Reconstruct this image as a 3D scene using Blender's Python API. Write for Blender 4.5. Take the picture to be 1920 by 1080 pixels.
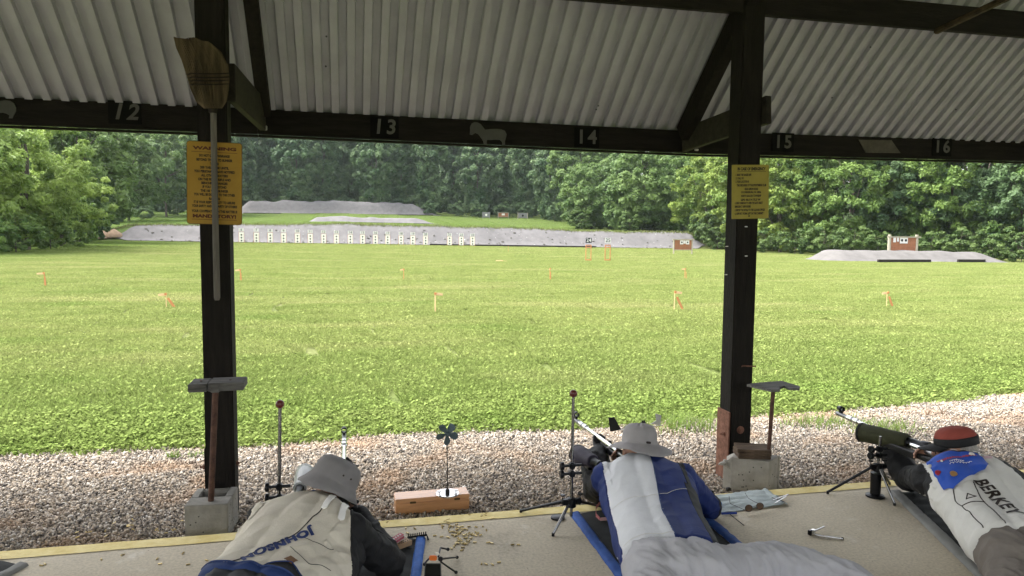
import bpy, bmesh, math, random
import numpy as np
from mathutils import Vector, Matrix, noise
from mathutils.bvhtree import BVHTree

for o in list(bpy.data.objects):
    bpy.data.objects.remove(o)
scene = bpy.context.scene
col = scene.collection
RND = random.Random(7)
rad = math.radians

# ------------------------------------------------------------------ camera
EYE = 1.62
FPX = 1354.0                       # focal length in photograph pixels (1920 wide)
def cam_basis(yaw, pitch, roll):
    cy, sy, cp, sp = math.cos(yaw), math.sin(yaw), math.cos(pitch), math.sin(pitch)
    f = np.array([sy*cp, cy*cp, -sp]); r = np.array([cy, -sy, 0.0]); d = np.cross(f, r)
    c, s = math.cos(roll), math.sin(roll)
    return np.array([c*r + s*d, -s*r + c*d, f])
CB = cam_basis(rad(12.96), rad(4.53), rad(-0.51))
CO = np.array([0.0, 0.0, EYE])
cd = bpy.data.cameras.new('camera'); cam = bpy.data.objects.new('camera', cd); col.objects.link(cam)
cd.sensor_width = 36.0; cd.lens = 36.0*FPX/1920.0; cd.clip_start = 0.05; cd.clip_end = 3000
m = Matrix.Identity(4)
for i in range(3):
    m[i][0] = CB[0][i]; m[i][1] = -CB[1][i]; m[i][2] = -CB[2][i]; m[i][3] = CO[i]
cam.matrix_world = m
scene.camera = cam

# ------------------------------------------------------------------ world, sun, exposure
SUN_EL, SUN_AZ = 57.0, 285.0       # soft sun behind the shelter, to the left (azimuth from +Y towards +X)
w = bpy.data.worlds.new('World'); scene.world = w; w.use_nodes = True
nt = w.node_tree; nt.nodes.clear()
sky = nt.nodes.new('ShaderNodeTexSky'); sky.sky_type = 'NISHITA'; sky.sun_disc = False
sky.sun_elevation = rad(SUN_EL); sky.sun_rotation = rad(SUN_AZ)
sky.air_density = 1.0; sky.dust_density = 4.0; sky.ozone_density = 1.0
hs = nt.nodes.new('ShaderNodeHueSaturation'); hs.inputs['Saturation'].default_value = 0.22
bg = nt.nodes.new('ShaderNodeBackground'); bg.inputs['Strength'].default_value = 0.15
wo = nt.nodes.new('ShaderNodeOutputWorld')
nt.links.new(sky.outputs[0], hs.inputs['Color']); nt.links.new(hs.outputs[0], bg.inputs[0]); nt.links.new(bg.outputs[0], wo.inputs[0])
sd = bpy.data.lights.new('sun', 'SUN'); sd.energy = 1.5; sd.angle = rad(34); sd.color = (1.0, 0.95, 0.86)
sun = bpy.data.objects.new('sun', sd); col.objects.link(sun)
sdir = Vector((math.sin(rad(SUN_AZ))*math.cos(rad(SUN_EL)), math.cos(rad(SUN_AZ))*math.cos(rad(SUN_EL)), math.sin(rad(SUN_EL))))
sun.rotation_euler = sdir.to_track_quat('Z', 'Y').to_euler()
vs = scene.view_settings
vs.view_transform = 'Standard'; vs.look = 'None'; vs.gamma = 1.0; vs.exposure = 2.2
scene.render.engine = 'CYCLES'
cy = scene.cycles
cy.use_denoising = True; cy.max_bounces = 6; cy.diffuse_bounces = 4; cy.glossy_bounces = 3
cy.transmission_bounces = 4; cy.transparent_max_bounces = 4; cy.caustics_reflective = False; cy.caustics_refractive = False
cy.use_adaptive_sampling = True; cy.adaptive_threshold = 0.012
cy.sample_clamp_indirect = 6

# ------------------------------------------------------------------ pixel helpers (give real places on real surfaces)
def ray(x, y):
    return CB.T @ np.array([(x-960)/FPX, (y-540)/FPX, 1.0])
def onz(x, y, z):
    d = ray(x, y); t = (z-EYE)/d[2]; return Vector(CO + t*d)
def ony(x, y, Y):
    d = ray(x, y); t = Y/d[1]; return Vector(CO + t*d)

def sst(a, b, x):
    t = min(1.0, max(0.0, (x-a)/(b-a))); return t*t*(3-2*t)
CREST = [(-60, 1.3), (-22, 1.95), (0, 2.26), (18, 2.07), (33, 1.7), (48, 1.5), (90, 1.3)]
def lerp_tab(tab, x):
    if x <= tab[0][0]: return tab[0][1]
    for (a, va), (b, vb) in zip(tab, tab[1:]):
        if x <= b: return va + (vb-va)*(x-a)/(b-a)
    return tab[-1][1]
BERM_Y0, BERM_Y1 = 95.0, 98.5
def gz(x, y):
    zf = -0.29 - 0.010*min(60, max(-45, x))
    z = -0.13 + (zf+0.13)*sst(6, 60, y)
    if y > 8:
        z += 0.035*sst(8, 30, y)*noise.noise((x*0.12, y*0.08, 3.1))
    if y > BERM_Y0-1:
        wob = 0.5*noise.noise((x*0.2, 7.7, 0))
        end = sst(-33, -25, x)*(1-sst(50, 56, x))
        face = sst(BERM_Y0-0.6+wob, BERM_Y1+wob, y)
        slow = sst(BERM_Y0, 135, y)
        k = face*end + slow*(1-end)
        cr = lerp_tab(CREST, x) + 0.16*noise.noise((x*0.35, 1.7, 0))*end
        z = z + (cr-z)*k
        z += 3.7*(max(0, min(y, 195)-99)/91.0)**1.9
        z += max(0, y-195)*0.05
    return z
def ground(px, py, y0=6.0, y1=400.0):
    """the point of the terrain seen at a photograph pixel"""
    d = ray(px, py); prev = None; Y = y0
    while Y < y1:
        t = Y/d[1]; p = CO + t*d
        if p[2] <= gz(p[0], p[1]): break
        Y *= 1.004
    return Vector((p[0], p[1], gz(p[0], p[1])))
def at_depth(px, Y):
    """the terrain point straight ahead in pixel column px, Y metres downrange"""
    z = 0.0
    for _ in range(6):
        # column of the image: solve for x at given Y and z
        lo, hi = -200.0, 300.0
        for _ in range(50):
            mid = 0.5*(lo+hi); v = CB @ (np.array([mid, Y, z])-CO)
            if v[0]/v[2]*FPX+960 < px: lo = mid
            else: hi = mid
        z = gz(mid, Y)
    return Vector((mid, Y, z))

# ------------------------------------------------------------------ scene-graph helpers
def tag(o, label=None, cat=None, group=None, kind=None):
    if label: o['label'] = label
    if cat: o['category'] = cat
    if group: o['group'] = group
    if kind: o['kind'] = kind
    return o
def empty(name, loc, label=None, cat=None, group=None, rz=0.0):
    o = bpy.data.objects.new(name, None); col.objects.link(o)
    o.location = loc; o.rotation_euler = (0, 0, rz); o.empty_display_size = 0.1
    return tag(o, label, cat, group)
def wmat(o):
    m = o.matrix_basis.copy()
    p = o.parent
    while p: m = p.matrix_basis @ m; p = p.parent
    return m
def link(name, me, mat=None, parent=None, smooth=False):
    o = bpy.data.objects.new(name, me); col.objects.link(o)
    if mat is not None:
        if isinstance(mat, (list, tuple)):
            for q in mat: me.materials.append(q)
        elif not me.materials: me.materials.append(mat)
    if parent: o.parent = parent
    if smooth and len(me.polygons):
        me.polygons.foreach_set('use_smooth', [True]*len(me.polygons))
    return o
def copy_tree(o, parent=None):
    c = o.copy(); col.objects.link(c); c.parent = parent
    for ch in [q for q in o.children]: copy_tree(ch, c)
    return c

class MB:
    """collects shapes; build() links them as ONE mesh object"""
    def __init__(s): s.v = []; s.f = []
    def add(s, v, f):
        n = len(s.v); s.v += [Vector(p) for p in v]; s.f += [tuple(i+n for i in q) for q in f]; return s
    def box(s, c, size, rot=None, bev=0.0):
        hx, hy, hz = size[0]/2, size[1]/2, size[2]/2
        bm = bmesh.new(); bmesh.ops.create_cube(bm, size=1.0)
        for v in bm.verts: v.co = Vector((v.co.x*size[0], v.co.y*size[1], v.co.z*size[2]))
        if bev > 0: bmesh.ops.bevel(bm, geom=list(bm.edges), offset=bev, segments=2, affect='EDGES')
        R = rot if rot is not None else Matrix.Identity(3)
        bm.verts.index_update()
        s.add([R @ v.co + Vector(c) for v in bm.verts], [[v.index for v in f.verts] for f in bm.faces]); bm.free(); return s
    def beam(s, a, b, w, h, up=(0, 0, 1), bev=0.0, ext=0.0):
        a, b = Vector(a), Vector(b); d = (b-a); L = d.length; d.normalize()
        if ext: a = a-d*ext; b = b+d*ext; L += 2*ext
        x = d.cross(Vector(up)); 
        if x.length < 1e-4: x = d.cross(Vector((1, 0, 0)))
        x.normalize(); z = x.cross(d)
        R = Matrix((x, d, z)).transposed()
        return s.box((a+b)/2, (w, L, h), R, bev)
    def tube(s, pts, r, n=10, caps=True):
        pts = [Vector(p) for p in pts]; rs = r if isinstance(r, (list, tuple)) else [r]*len(pts)
        vs = []; fs = []; prev = None
        for i, p in enumerate(pts):
            t = (pts[min(i+1, len(pts)-1)]-pts[max(i-1, 0)]).normalized()
            if prev is None:
                x = t.cross(Vector((0, 0, 1)))
                if x.length < 1e-3: x = t.cross(Vector((1, 0, 0)))
            else: x = prev - t*prev.dot(t)
            x.normalize(); prev = x; y = t.cross(x)
            for k in range(n):
                a = 2*math.pi*k/n; vs.append(p + (x*math.cos(a)+y*math.sin(a))*rs[i])
        for i in range(len(pts)-1):
            for k in range(n):
                fs.append((i*n+k, i*n+(k+1) % n, (i+1)*n+(k+1) % n, (i+1)*n+k))
        if caps:
            fs.append(tuple(range(n-1, -1, -1))); fs.append(tuple((len(pts)-1)*n+k for k in range(n)))
        return s.add(vs, fs)
    def lathe(s, prof, c=(0, 0, 0), n=24, axis=(0, 0, 1)):
        q = Vector((0, 0, 1)).rotation_difference(Vector(axis)); vs = []; fs = []
        for (r, z) in prof:
            for k in range(n):
                a = 2*math.pi*k/n; vs.append(q @ Vector((r*math.cos(a), r*math.sin(a), z)) + Vector(c))
        for i in range(len(prof)-1):
            for k in range(n):
                fs.append((i*n+k, i*n+(k+1) % n, (i+1)*n+(k+1) % n, (i+1)*n+k))
        fs.append(tuple(range(n-1, -1, -1))); fs.append(tuple((len(prof)-1)*n+k for k in range(n)))
        return s.add(vs, fs)
    def ball(s, c, r, n=3, R=None):
        bm = bmesh.new(); bmesh.ops.create_icosphere(bm, subdivisions=n, radius=1.0)
        rr = r if isinstance(r, (tuple, list)) else (r, r, r); R = R if R is not None else Matrix.Identity(3)
        s.add([R @ Vector((v.co.x*rr[0], v.co.y*rr[1], v.co.z*rr[2])) + Vector(c) for v in bm.verts], [[v.index for v in f.verts] for f in bm.faces])
        bm.free(); return s
    def prism(s, poly, thick, M=None):
        """poly: 2-D outline (x, z) in the local XZ plane, extruded along local Y by thick; M: 4x4 placing it"""
        n = len(poly); M = M if M is not None else Matrix.Identity(4)
        vs = [M @ Vector((x, -thick/2, z)) for x, z in poly] + [M @ Vector((x, thick/2, z)) for x, z in poly]
        fs = [tuple(range(n)), tuple(range(2*n-1, n-1, -1))] + [(i, n+i, n+(i+1) % n, (i+1) % n) for i in range(n)]
        return s.add(vs, fs)
    def build(s, name, mat, parent=None, smooth=False, origin=None):
        me = bpy.data.meshes.new(name)
        if parent is not None: inv = wmat(parent).inverted(); vv = [inv @ p for p in s.v]
        elif origin is not None: vv = [p-Vector(origin) for p in s.v]
        else: vv = s.v
        me.from_pydata([tuple(p) for p in vv], [], s.f); me.update()
        bm = bmesh.new(); bm.from_mesh(me); bmesh.ops.recalc_face_normals(bm, faces=bm.faces); bm.to_mesh(me); bm.free()
        o = link(name, me, mat, parent, smooth)
        if smooth: 
            try: me.set_sharp_from_angle(angle=rad(42))
            except Exception: pass
        if origin is not None and parent is None: o.location = origin
        return o

# ------------------------------------------------------------------ materials
MATS = {}
def pm(name, c, rough=0.8, metal=0.0, var=0.12, scale=12.0, c2=None, bump=0.0, bscale=60.0, stretch=(1, 1, 1), trans=0.0, spec=0.3, detail=5.0, coat=0.0):
    """procedural material: noise-mixed base colour, noise bump, optional translucency"""
    if name in MATS: return MATS[name]
    mt = bpy.data.materials.new(name); mt.use_nodes = True; MATS[name] = mt
    n = mt.node_tree; n.nodes.clear(); L = n.links.new
    out = n.nodes.new('ShaderNodeOutputMaterial'); p = n.nodes.new('ShaderNodeBsdfPrincipled')
    tc = n.nodes.new('ShaderNodeTexCoord'); mp = n.nodes.new('ShaderNodeMapping'); mp.inputs['Scale'].default_value = stretch
    L(tc.outputs['Object'], mp.inputs[0])
    nz = n.nodes.new('ShaderNodeTexNoise'); nz.inputs['Scale'].default_value = scale; nz.inputs['Detail'].default_value = detail
    nz.inputs['Roughness'].default_value = 0.62
    L(mp.outputs[0], nz.inputs['Vector'])
    rp = n.nodes.new('ShaderNodeValToRGB'); rp.color_ramp.elements[0].position = 0.3; rp.color_ramp.elements[1].position = 0.7
    a = [max(0, q*(1-var)) for q in c]; b = [min(1, q*(1+var)) for q in c] if c2 is None else list(c2)
    rp.color_ramp.elements[0].color = (*a, 1); rp.color_ramp.elements[1].color = (*b, 1)
    L(nz.outputs['Fac'], rp.inputs[0]); L(rp.outputs[0], p.inputs['Base Color'])
    p.inputs['Roughness'].default_value = rough; p.inputs['Metallic'].default_value = metal
    p.inputs['Specular IOR Level'].default_value = spec
    if coat: p.inputs['Coat Weight'].default_value = coat
    if bump:
        n2 = n.nodes.new('ShaderNodeTexNoise'); n2.inputs['Scale'].default_value = bscale; n2.inputs['Detail'].default_value = 6
        L(mp.outputs[0], n2.inputs['Vector'])
        bp = n.nodes.new('ShaderNodeBump'); bp.inputs['Strength'].default_value = bump; bp.inputs['Distance'].default_value = 0.01
        L(n2.outputs['Fac'], bp.inputs['Height']); L(bp.outputs[0], p.inputs['Normal'])
    sh = p.outputs[0]
    if trans:
        tr = n.nodes.new('ShaderNodeBsdfTranslucent'); L(rp.outputs[0], tr.inputs[0])
        mx = n.nodes.new('ShaderNodeMixShader'); mx.inputs[0].default_value = trans
        L(p.outputs[0], mx.inputs[1]); L(tr.outputs[0], mx.inputs[2]); sh = mx.outputs[0]
    L(sh, out.inputs[0])
    return mt

def leaf_mat(name, c, c2, trans=0.3, scale=0.35, attr=True):
    """foliage: per-leaf random shade (attribute 'shade') on a noise-mixed green"""
    if name in MATS: return MATS[name]
    mt = bpy.data.materials.new(name); mt.use_nodes = True; MATS[name] = mt
    n = mt.node_tree; n.nodes.clear(); L = n.links.new
    out = n.nodes.new('ShaderNodeOutputMaterial'); p = n.nodes.new('ShaderNodeBsdfPrincipled')
    at = n.nodes.new('ShaderNodeAttribute'); at.attribute_name = 'shade'
    geo = n.nodes.new('ShaderNodeNewGeometry')
    nz = n.nodes.new('ShaderNodeTexNoise'); nz.inputs['Scale'].default_value = scale; nz.inputs['Detail'].default_value = 3
    L(geo.outputs['Position'], nz.inputs['Vector'])
    ad = n.nodes.new('ShaderNodeMath'); ad.operation = 'MULTIPLY_ADD'; ad.inputs[1].default_value = 0.7
    L(at.outputs['Fac'], ad.inputs[0])
    sb = n.nodes.new('ShaderNodeMath'); sb.operation = 'SUBTRACT'; sb.inputs[1].default_value = 0.33
    L(nz.outputs['Fac'], sb.inputs[0]); L(sb.outputs[0], ad.inputs[2])
    rp = n.nodes.new('ShaderNodeValToRGB')
    rp.color_ramp.elements[0].color = (*c, 1); rp.color_ramp.elements[1].color = (*c2, 1)
    rp.color_ramp.elements[0].position = 0.15; rp.color_ramp.elements[1].position = 0.85
    L(ad.outputs[0], rp.inputs[0]); L(rp.outputs[0], p.inputs['Base Color'])
    p.inputs['Roughness'].default_value = 0.55; p.inputs['Specular IOR Level'].default_value = 0.25
    tr = n.nodes.new('ShaderNodeBsdfTranslucent'); L(rp.outputs[0], tr.inputs[0])
    mx = n.nodes.new('ShaderNodeMixShader'); mx.inputs[0].default_value = trans
    L(p.outputs[0], mx.inputs[1]); L(tr.outputs[0], mx.inputs[2]); L(mx.outputs[0], out.inputs[0])
    return mt

def text_mesh(body, size, extrude=0.0005, align='CENTER', spacing=1.0, bold=0.0, shear=0.0, sub=0):
    cu = bpy.data.curves.new('lettering', 'FONT'); cu.body = body; cu.size = size; cu.extrude = extrude
    cu.align_x = align; cu.align_y = 'CENTER'; cu.space_character = spacing; cu.offset = bold; cu.shear = shear; cu.resolution_u = 3
    o = bpy.data.objects.new('lettering', cu); col.objects.link(o)
    bpy.context.view_layer.update()
    dg = bpy.context.evaluated_depsgraph_get()
    me = bpy.data.meshes.new_from_object(o.evaluated_get(dg))
    bpy.data.objects.remove(o); bpy.data.curves.remove(cu)
    v = [tuple(q.co) for q in me.vertices]; f = [tuple(p.vertices) for p in me.polygons]
    bpy.data.meshes.remove(me)
    return v, f
# ================================================================== GROUND
def grass_ground_mat():
    mt = bpy.data.materials.new('grass_ground'); mt.use_nodes = True
    n = mt.node_tree; n.nodes.clear(); L = n.links.new
    out = n.nodes.new('ShaderNodeOutputMaterial'); p = n.nodes.new('ShaderNodeBsdfPrincipled')
    geo = n.nodes.new('ShaderNodeNewGeometry')
    col_out = turf_colour(n, geo.outputs['Position'], 0.5)
    L(col_out, p.inputs['Base Color']); p.inputs['Roughness'].default_value = 0.9; p.inputs['Specular IOR Level'].default_value = 0.1
    nz = n.nodes.new('ShaderNodeTexNoise'); nz.inputs['Scale'].default_value = 9; nz.inputs['Detail'].default_value = 8
    L(geo.outputs['Position'], nz.inputs['Vector'])
    bp = n.nodes.new('ShaderNodeBump'); bp.inputs['Strength'].default_value = 0.7; bp.inputs['Distance'].default_value = 0.12
    L(nz.outputs['Fac'], bp.inputs['Height']); L(bp.outputs[0], p.inputs['Normal'])
    L(p.outputs[0], out.inputs[0])
    return mt
def turf_colour(n, pos, k=1.0):
    """green / yellow-green / straw patches laid out in world metres, streaked across the range by mowing"""
    L = n.links.new
    def nz(scale, stretch, detail=4, rough=0.6):
        mp = n.nodes.new('ShaderNodeMapping'); mp.inputs['Scale'].default_value = stretch
        t = n.nodes.new('ShaderNodeTexNoise'); t.inputs['Scale'].default_value = scale; t.inputs['Detail'].default_value = detail
        t.inputs['Roughness'].default_value = rough
        L(pos, mp.inputs[0]); L(mp.outputs[0], t.inputs['Vector']); return t.outputs['Fac']
    def ramp(fac, a, b, p0, p1):
        r = n.nodes.new('ShaderNodeValToRGB'); r.color_ramp.elements[0].position = p0; r.color_ramp.elements[1].position = p1
        r.color_ramp.elements[0].color = (*[q*k for q in a], 1); r.color_ramp.elements[1].color = (*[q*k for q in b], 1)
        L(fac, r.inputs[0]); return r.outputs[0]
    def mix(f, a, b):
        mx = n.nodes.new('ShaderNodeMix'); mx.data_type = 'RGBA'
        L(f, mx.inputs[0]); L(a, mx.inputs[6]); L(b, mx.inputs[7]); return mx.outputs[2]
    base = ramp(nz(0.9, (0.6, 1.3, 1)), (0.205, 0.255, 0.078), (0.295, 0.335, 0.120), 0.3, 0.7)
    straw = ramp(nz(3.0, (1, 1, 1)), (0.36, 0.355, 0.155), (0.42, 0.395, 0.20), 0.3, 0.7)
    f1 = n.nodes.new('ShaderNodeMapRange'); f1.inputs[1].default_value = 0.52; f1.inputs[2].default_value = 0.74
    f1.inputs[4].default_value = 0.75
    L(nz(0.22, (0.5, 1.6, 1), 4, 0.6), f1.inputs[0])
    c = mix(f1.outputs[0], base, straw)
    f2 = n.nodes.new('ShaderNodeMapRange'); f2.inputs[1].default_value = 0.55; f2.inputs[2].default_value = 0.72
    f2.inputs[4].default_value = 0.6
    L(nz(0.35, (0.7, 1.3, 1), 5), f2.inputs[0])
    lush = ramp(nz(4.0, (1, 1, 1)), (0.13, 0.21, 0.045), (0.185, 0.27, 0.072), 0.3, 0.7)
    c = mix(f2.outputs[0], c, lush)
    # the upper lawn behind the berm is lusher
    sp = n.nodes.new('ShaderNodeSeparateXYZ'); L(pos, sp.inputs[0])
    up = n.nodes.new('ShaderNodeMapRange'); up.inputs[1].default_value = 96; up.inputs[2].default_value = 99; up.inputs[4].default_value = 0.75; L(sp.outputs[1], up.inputs[0])
    c = mix(up.outputs[0], c, lush)
    lf = n.nodes.new('ShaderNodeMapRange'); lf.inputs[1].default_value = -14; lf.inputs[2].default_value = -22; lf.inputs[4].default_value = 0.75; L(sp.outputs[0], lf.inputs[0])  # shade along the left wood, painted as a darker green strip
    c = mix(lf.outputs[0], c, lush)
    nr = n.nodes.new('ShaderNodeMapRange'); nr.inputs[1].default_value = 12.0; nr.inputs[2].default_value = 6.8; nr.inputs[4].default_value = 0.5; L(sp.outputs[1], nr.inputs[0])
    return mix(nr.outputs[0], c, lush)      # clover-rich turf next to the gravel

def grid_sheet(name, xs, ys, zf, mat, kind='structure', keep=None):
    nx, ny = len(xs), len(ys)
    v = [(x, y, zf(x, y)) for y in ys for x in xs]
    f = [(j*nx+i, j*nx+i+1, (j+1)*nx+i+1, (j+1)*nx+i) for j in range(ny-1) for i in range(nx-1)
         if keep is None or keep((xs[i]+xs[i+1])/2, (ys[j]+ys[j+1])/2)]
    me = bpy.data.meshes.new(name); me.from_pydata(v, [], f); me.update()
    o = link(name, me, mat, None, True); tag(o, kind=kind); return o
def steps(*seg):
    r = []
    for a, b, s in seg:
        k = max(1, int(round((b-a)/s))); r += [a+(b-a)*i/k for i in range(k)]
    return r + [seg[-1][1]]

M_turf = grass_ground_mat()
xs = steps((-900, -160, 120), (-160, -45, 6), (-45, -15, 2.0), (-15, 25, 1.2), (25, 70, 2.0), (70, 200, 6), (200, 900, 120))
ys = steps((-300, -10, 60), (-10, 6, 4), (6, 30, 1.0), (30, 92, 2.5), (92, 101, 0.45), (101, 200, 4), (200, 400, 20), (400, 1800, 200))
field = grid_sheet('grass_field', xs, ys, lambda x, y: gz(x, y)-0.02 if y > 5.6 else -0.22, M_turf)

# --- concrete shooting floor with its painted edge
def floor_mat():
    mt = bpy.data.materials.new('concrete_floor'); mt.use_nodes = True
    n = mt.node_tree; p = n.nodes['Principled BSDF']; L = n.links.new
    tc = n.nodes.new('ShaderNodeTexCoord')
    def nz(s, d=6, r=0.65):
        t = n.nodes.new('ShaderNodeTexNoise'); t.inputs['Scale'].default_value = s; t.inputs['Detail'].default_value = d; t.inputs['Roughness'].default_value = r
        L(tc.outputs['Object'], t.inputs['Vector']); return t.outputs['Fac']
    def ramp(f, els):
        r = n.nodes.new('ShaderNodeValToRGB'); e = r.color_ramp.elements
        while len(e) < len(els): e.new(0.5)
        for q, (ps, c) in zip(e, els): q.position = ps; q.color = (*c, 1)
        L(f, r.inputs[0]); return r.outputs[0]
    def mix(f, a, b, mode='MIX'):
        mx = n.nodes.new('ShaderNodeMix'); mx.data_type = 'RGBA'; mx.blend_type = mode
        if isinstance(f, float): mx.inputs[0].default_value = f
        else: L(f, mx.inputs[0])
        L(a, mx.inputs[6]); L(b, mx.inputs[7]); return mx.outputs[2]
    base = ramp(nz(1.3), [(0.3, (0.50, 0.440, 0.335)), (0.7, (0.59, 0.53, 0.415))])
    fine = ramp(nz(70, 3), [(0.25, (0.72, 0.72, 0.72)), (0.6, (1.06, 1.05, 1.03))])
    c = mix(1.0, base, fine, 'MULTIPLY')
    pale = ramp(nz(3.5, 8, 0.75), [(0.585, (0, 0, 0)), (0.68, (1, 1, 1))])      # pale scuffs and dried splashes
    tone = ramp(nz(9), [(0.3, (0.70, 0.66, 0.59)), (0.7, (0.80, 0.77, 0.70))])
    sc = n.nodes.new('ShaderNodeMath'); sc.operation = 'MULTIPLY'; sc.inputs[1].default_value = 0.55; L(pale, sc.inputs[0])
    c = mix(sc.outputs[0], c, tone)
    dk = ramp(nz(2.1, 8, 0.8), [(0.33, (1, 1, 1)), (0.43, (0, 0, 0))])          # dark grime
    s2 = n.nodes.new('ShaderNodeMath'); s2.operation = 'MULTIPLY'; s2.inputs[1].default_value = 0.38; L(dk, s2.inputs[0])
    c = mix(s2.outputs[0], c, ramp(nz(20), [(0.3, (0.10, 0.09, 0.075)), (0.7, (0.15, 0.13, 0.11))]))
    # scattered dark grit
    vo = n.nodes.new('ShaderNodeTexVoronoi'); vo.inputs['Scale'].default_value = 26; L(tc.outputs['Object'], vo.inputs['Vector'])
    g = ramp(vo.outputs['Distance'], [(0.05, (1, 1, 1)), (0.085, (0, 0, 0))])
    sel = ramp(nz(5, 2), [(0.52, (0, 0, 0)), (0.56, (1, 1, 1))])
    gm = n.nodes.new('ShaderNodeMath'); gm.operation = 'MULTIPLY'; L(g, gm.inputs[0]); L(sel, gm.inputs[1])
    c = mix(gm.outputs[0], c, ramp(nz(30), [(0.3, (0.03, 0.025, 0.02)), (0.7, (0.06, 0.05, 0.04))]))
    L(c, p.inputs['Base Color']); p.inputs['Roughness'].default_value = 0.72; p.inputs['Specular IOR Level'].default_value = 0.25
    bp = n.nodes.new('ShaderNodeBump'); bp.inputs['Strength'].default_value = 0.25; bp.inputs['Distance'].default_value = 0.004
    L(nz(120, 5), bp.inputs['Height']); L(bp.outputs[0], p.inputs['Normal'])
    return mt
fl = MB(); fl.box((1.7, -0.26, -0.15), (27, 8.48, 0.30), bev=0.012)
floor = fl.build('concrete_floor', floor_mat()); tag(floor, kind='structure')
# painted strip: ragged inner border, a little worn
M_yel = pm('yellow_edge_paint', (0.74, 0.58, 0.20), 0.75, var=0.10, scale=9, c2=(0.84, 0.72, 0.36), bump=0.3, bscale=80)
v = []; f = []; N = 560
for i in range(N+1):
    x = -9.0 + 22.0*i/N
    w0 = 0.010*noise.noise((x*3.1, 0, 0)) + 0.005*noise.noise((x*15, 4, 0))
    v += [(x, 3.868+w0, 0.0035), (x, 3.966+0.004*noise.noise((x*9, 2, 1)), 0.0038), (x, 3.984, -0.006), (x, 3.985, -0.07+0.02*noise.noise((x*6, 9, 0)))]
for i in range(N):
    for k in range(3): f.append((4*i+k, 4*i+4+k, 4*i+5+k, 4*i+1+k))
me = bpy.data.meshes.new('painted_edge'); me.from_pydata(v, [], f); me.update()
link('painted_edge', me, M_yel, floor)

# --- gravel apron: sheet plus loose stones
def apron_edge(x):
    e = 6.10 + 0.14*noise.noise((x*0.7, 0.3, 0)) + 0.07*noise.noise((x*2.3, 5, 0))
    if x > 4.0: e += 0.30*sst(4.0, 6.5, x)
    return e
M_grav = pm('gravel_bed', (0.24, 0.205, 0.165), 0.95, var=0.4, scale=55, bump=1.0, bscale=90, spec=0.1)
gp = grid_sheet('gravel_path', steps((-9, 13, 0.12)), [3.985, 4.6, 5.2, 5.6, 6.0, 6.2, 6.45, 6.75],
                lambda x, y: (-0.105 if y < 5 else -0.105-0.012*(y-5)) - (0.10*sst(apron_edge(x)+0.02, apron_edge(x)+0.25, y)), M_grav)
def scatter_tree(name, sources, n_src):
    """geometry nodes: put source tile k on every point whose attribute 'pick' is k, turned by 'turn', scaled by 'size'"""
    g = bpy.data.node_groups.new(name, 'GeometryNodeTree')
    g.interface.new_socket('Geometry', in_out='INPUT', socket_type='NodeSocketGeometry')
    g.interface.new_socket('Geometry', in_out='OUTPUT', socket_type='NodeSocketGeometry')
    gi = g.nodes.new('NodeGroupInput'); go = g.nodes.new('NodeGroupOutput'); jn = g.nodes.new('GeometryNodeJoinGeometry')
    def attr(nm, t):
        a = g.nodes.new('GeometryNodeInputNamedAttribute'); a.data_type = t; a.inputs['Name'].default_value = nm
        return [q for q in a.outputs if q.enabled][0]
    pick = attr('pick', 'INT'); turn = attr('turn', 'FLOAT'); size = attr('size', 'FLOAT')
    cx = g.nodes.new('ShaderNodeCombineXYZ'); g.links.new(turn, cx.inputs[2])
    for k, src in enumerate(sources):
        oi = g.nodes.new('GeometryNodeObjectInfo'); oi.inputs[0].default_value = src; oi.inputs['As Instance'].default_value = True
        ip = g.nodes.new('GeometryNodeInstanceOnPoints')
        cm = g.nodes.new('FunctionNodeCompare'); cm.data_type = 'INT'; cm.operation = 'EQUAL'
        ins = [q for q in cm.inputs if q.enabled]
        g.links.new(pick, ins[0]); ins[1].default_value = k
        g.links.new(gi.outputs[0], ip.inputs['Points']); g.links.new(oi.outputs['Geometry'], ip.inputs['Instance'])
        g.links.new(cm.outputs[0], ip.inputs['Selection']); g.links.new(cx.outputs[0], ip.inputs['Rotation']); g.links.new(size, ip.inputs['Scale'])
        g.links.new(ip.outputs[0], jn.inputs[0])
    g.links.new(jn.outputs[0], go.inputs[0])
    return g
def scatter(name, pts, sources, seed, smin=0.9, smax=1.15, turns=True):
    r = random.Random(seed)
    me = bpy.data.meshes.new(name); me.from_pydata(pts, [], [])
    n = len(pts)
    a = me.attributes.new('pick', 'INT', 'POINT'); a.data.foreach_set('value', [r.randrange(len(sources)) for _ in range(n)])
    a = me.attributes.new('turn', 'FLOAT', 'POINT'); a.data.foreach_set('value', [r.choice((0, .5, 1, 1.5))*math.pi + (r.uniform(-.2, .2) if turns else 0) for _ in range(n)])
    a = me.attributes.new('size', 'FLOAT', 'POINT'); a.data.foreach_set('value', [r.uniform(smin, smax) for _ in range(n)])
    o = link(name, me); tag(o, kind='stuff')
    md = o.modifiers.new('scatter', 'NODES'); md.node_group = scatter_tree(name, sources, len(sources))
    return o
def hidden_source(name, v, f, shade, mat, per):
    """mesh kept out of the scene, only instanced"""
    me = bpy.data.meshes.new(name)
    v = np.asarray(v, dtype=np.float32); f = np.asarray(f, dtype=np.int32)
    me.vertices.add(len(v)); me.vertices.foreach_set('co', v.ravel())
    me.loops.add(f.size); me.loops.foreach_set('vertex_index', f.ravel())
    me.polygons.add(len(f)); me.polygons.foreach_set('loop_start', np.arange(0, f.size, f.shape[1], dtype=np.int32))
    me.update(calc_edges=True)
    a = me.attributes.new('shade', 'FLOAT', 'POINT'); a.data.foreach_set('value', np.asarray(shade, dtype=np.float32))
    me.materials.append(mat)
    return bpy.data.objects.new(name, me)

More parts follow.
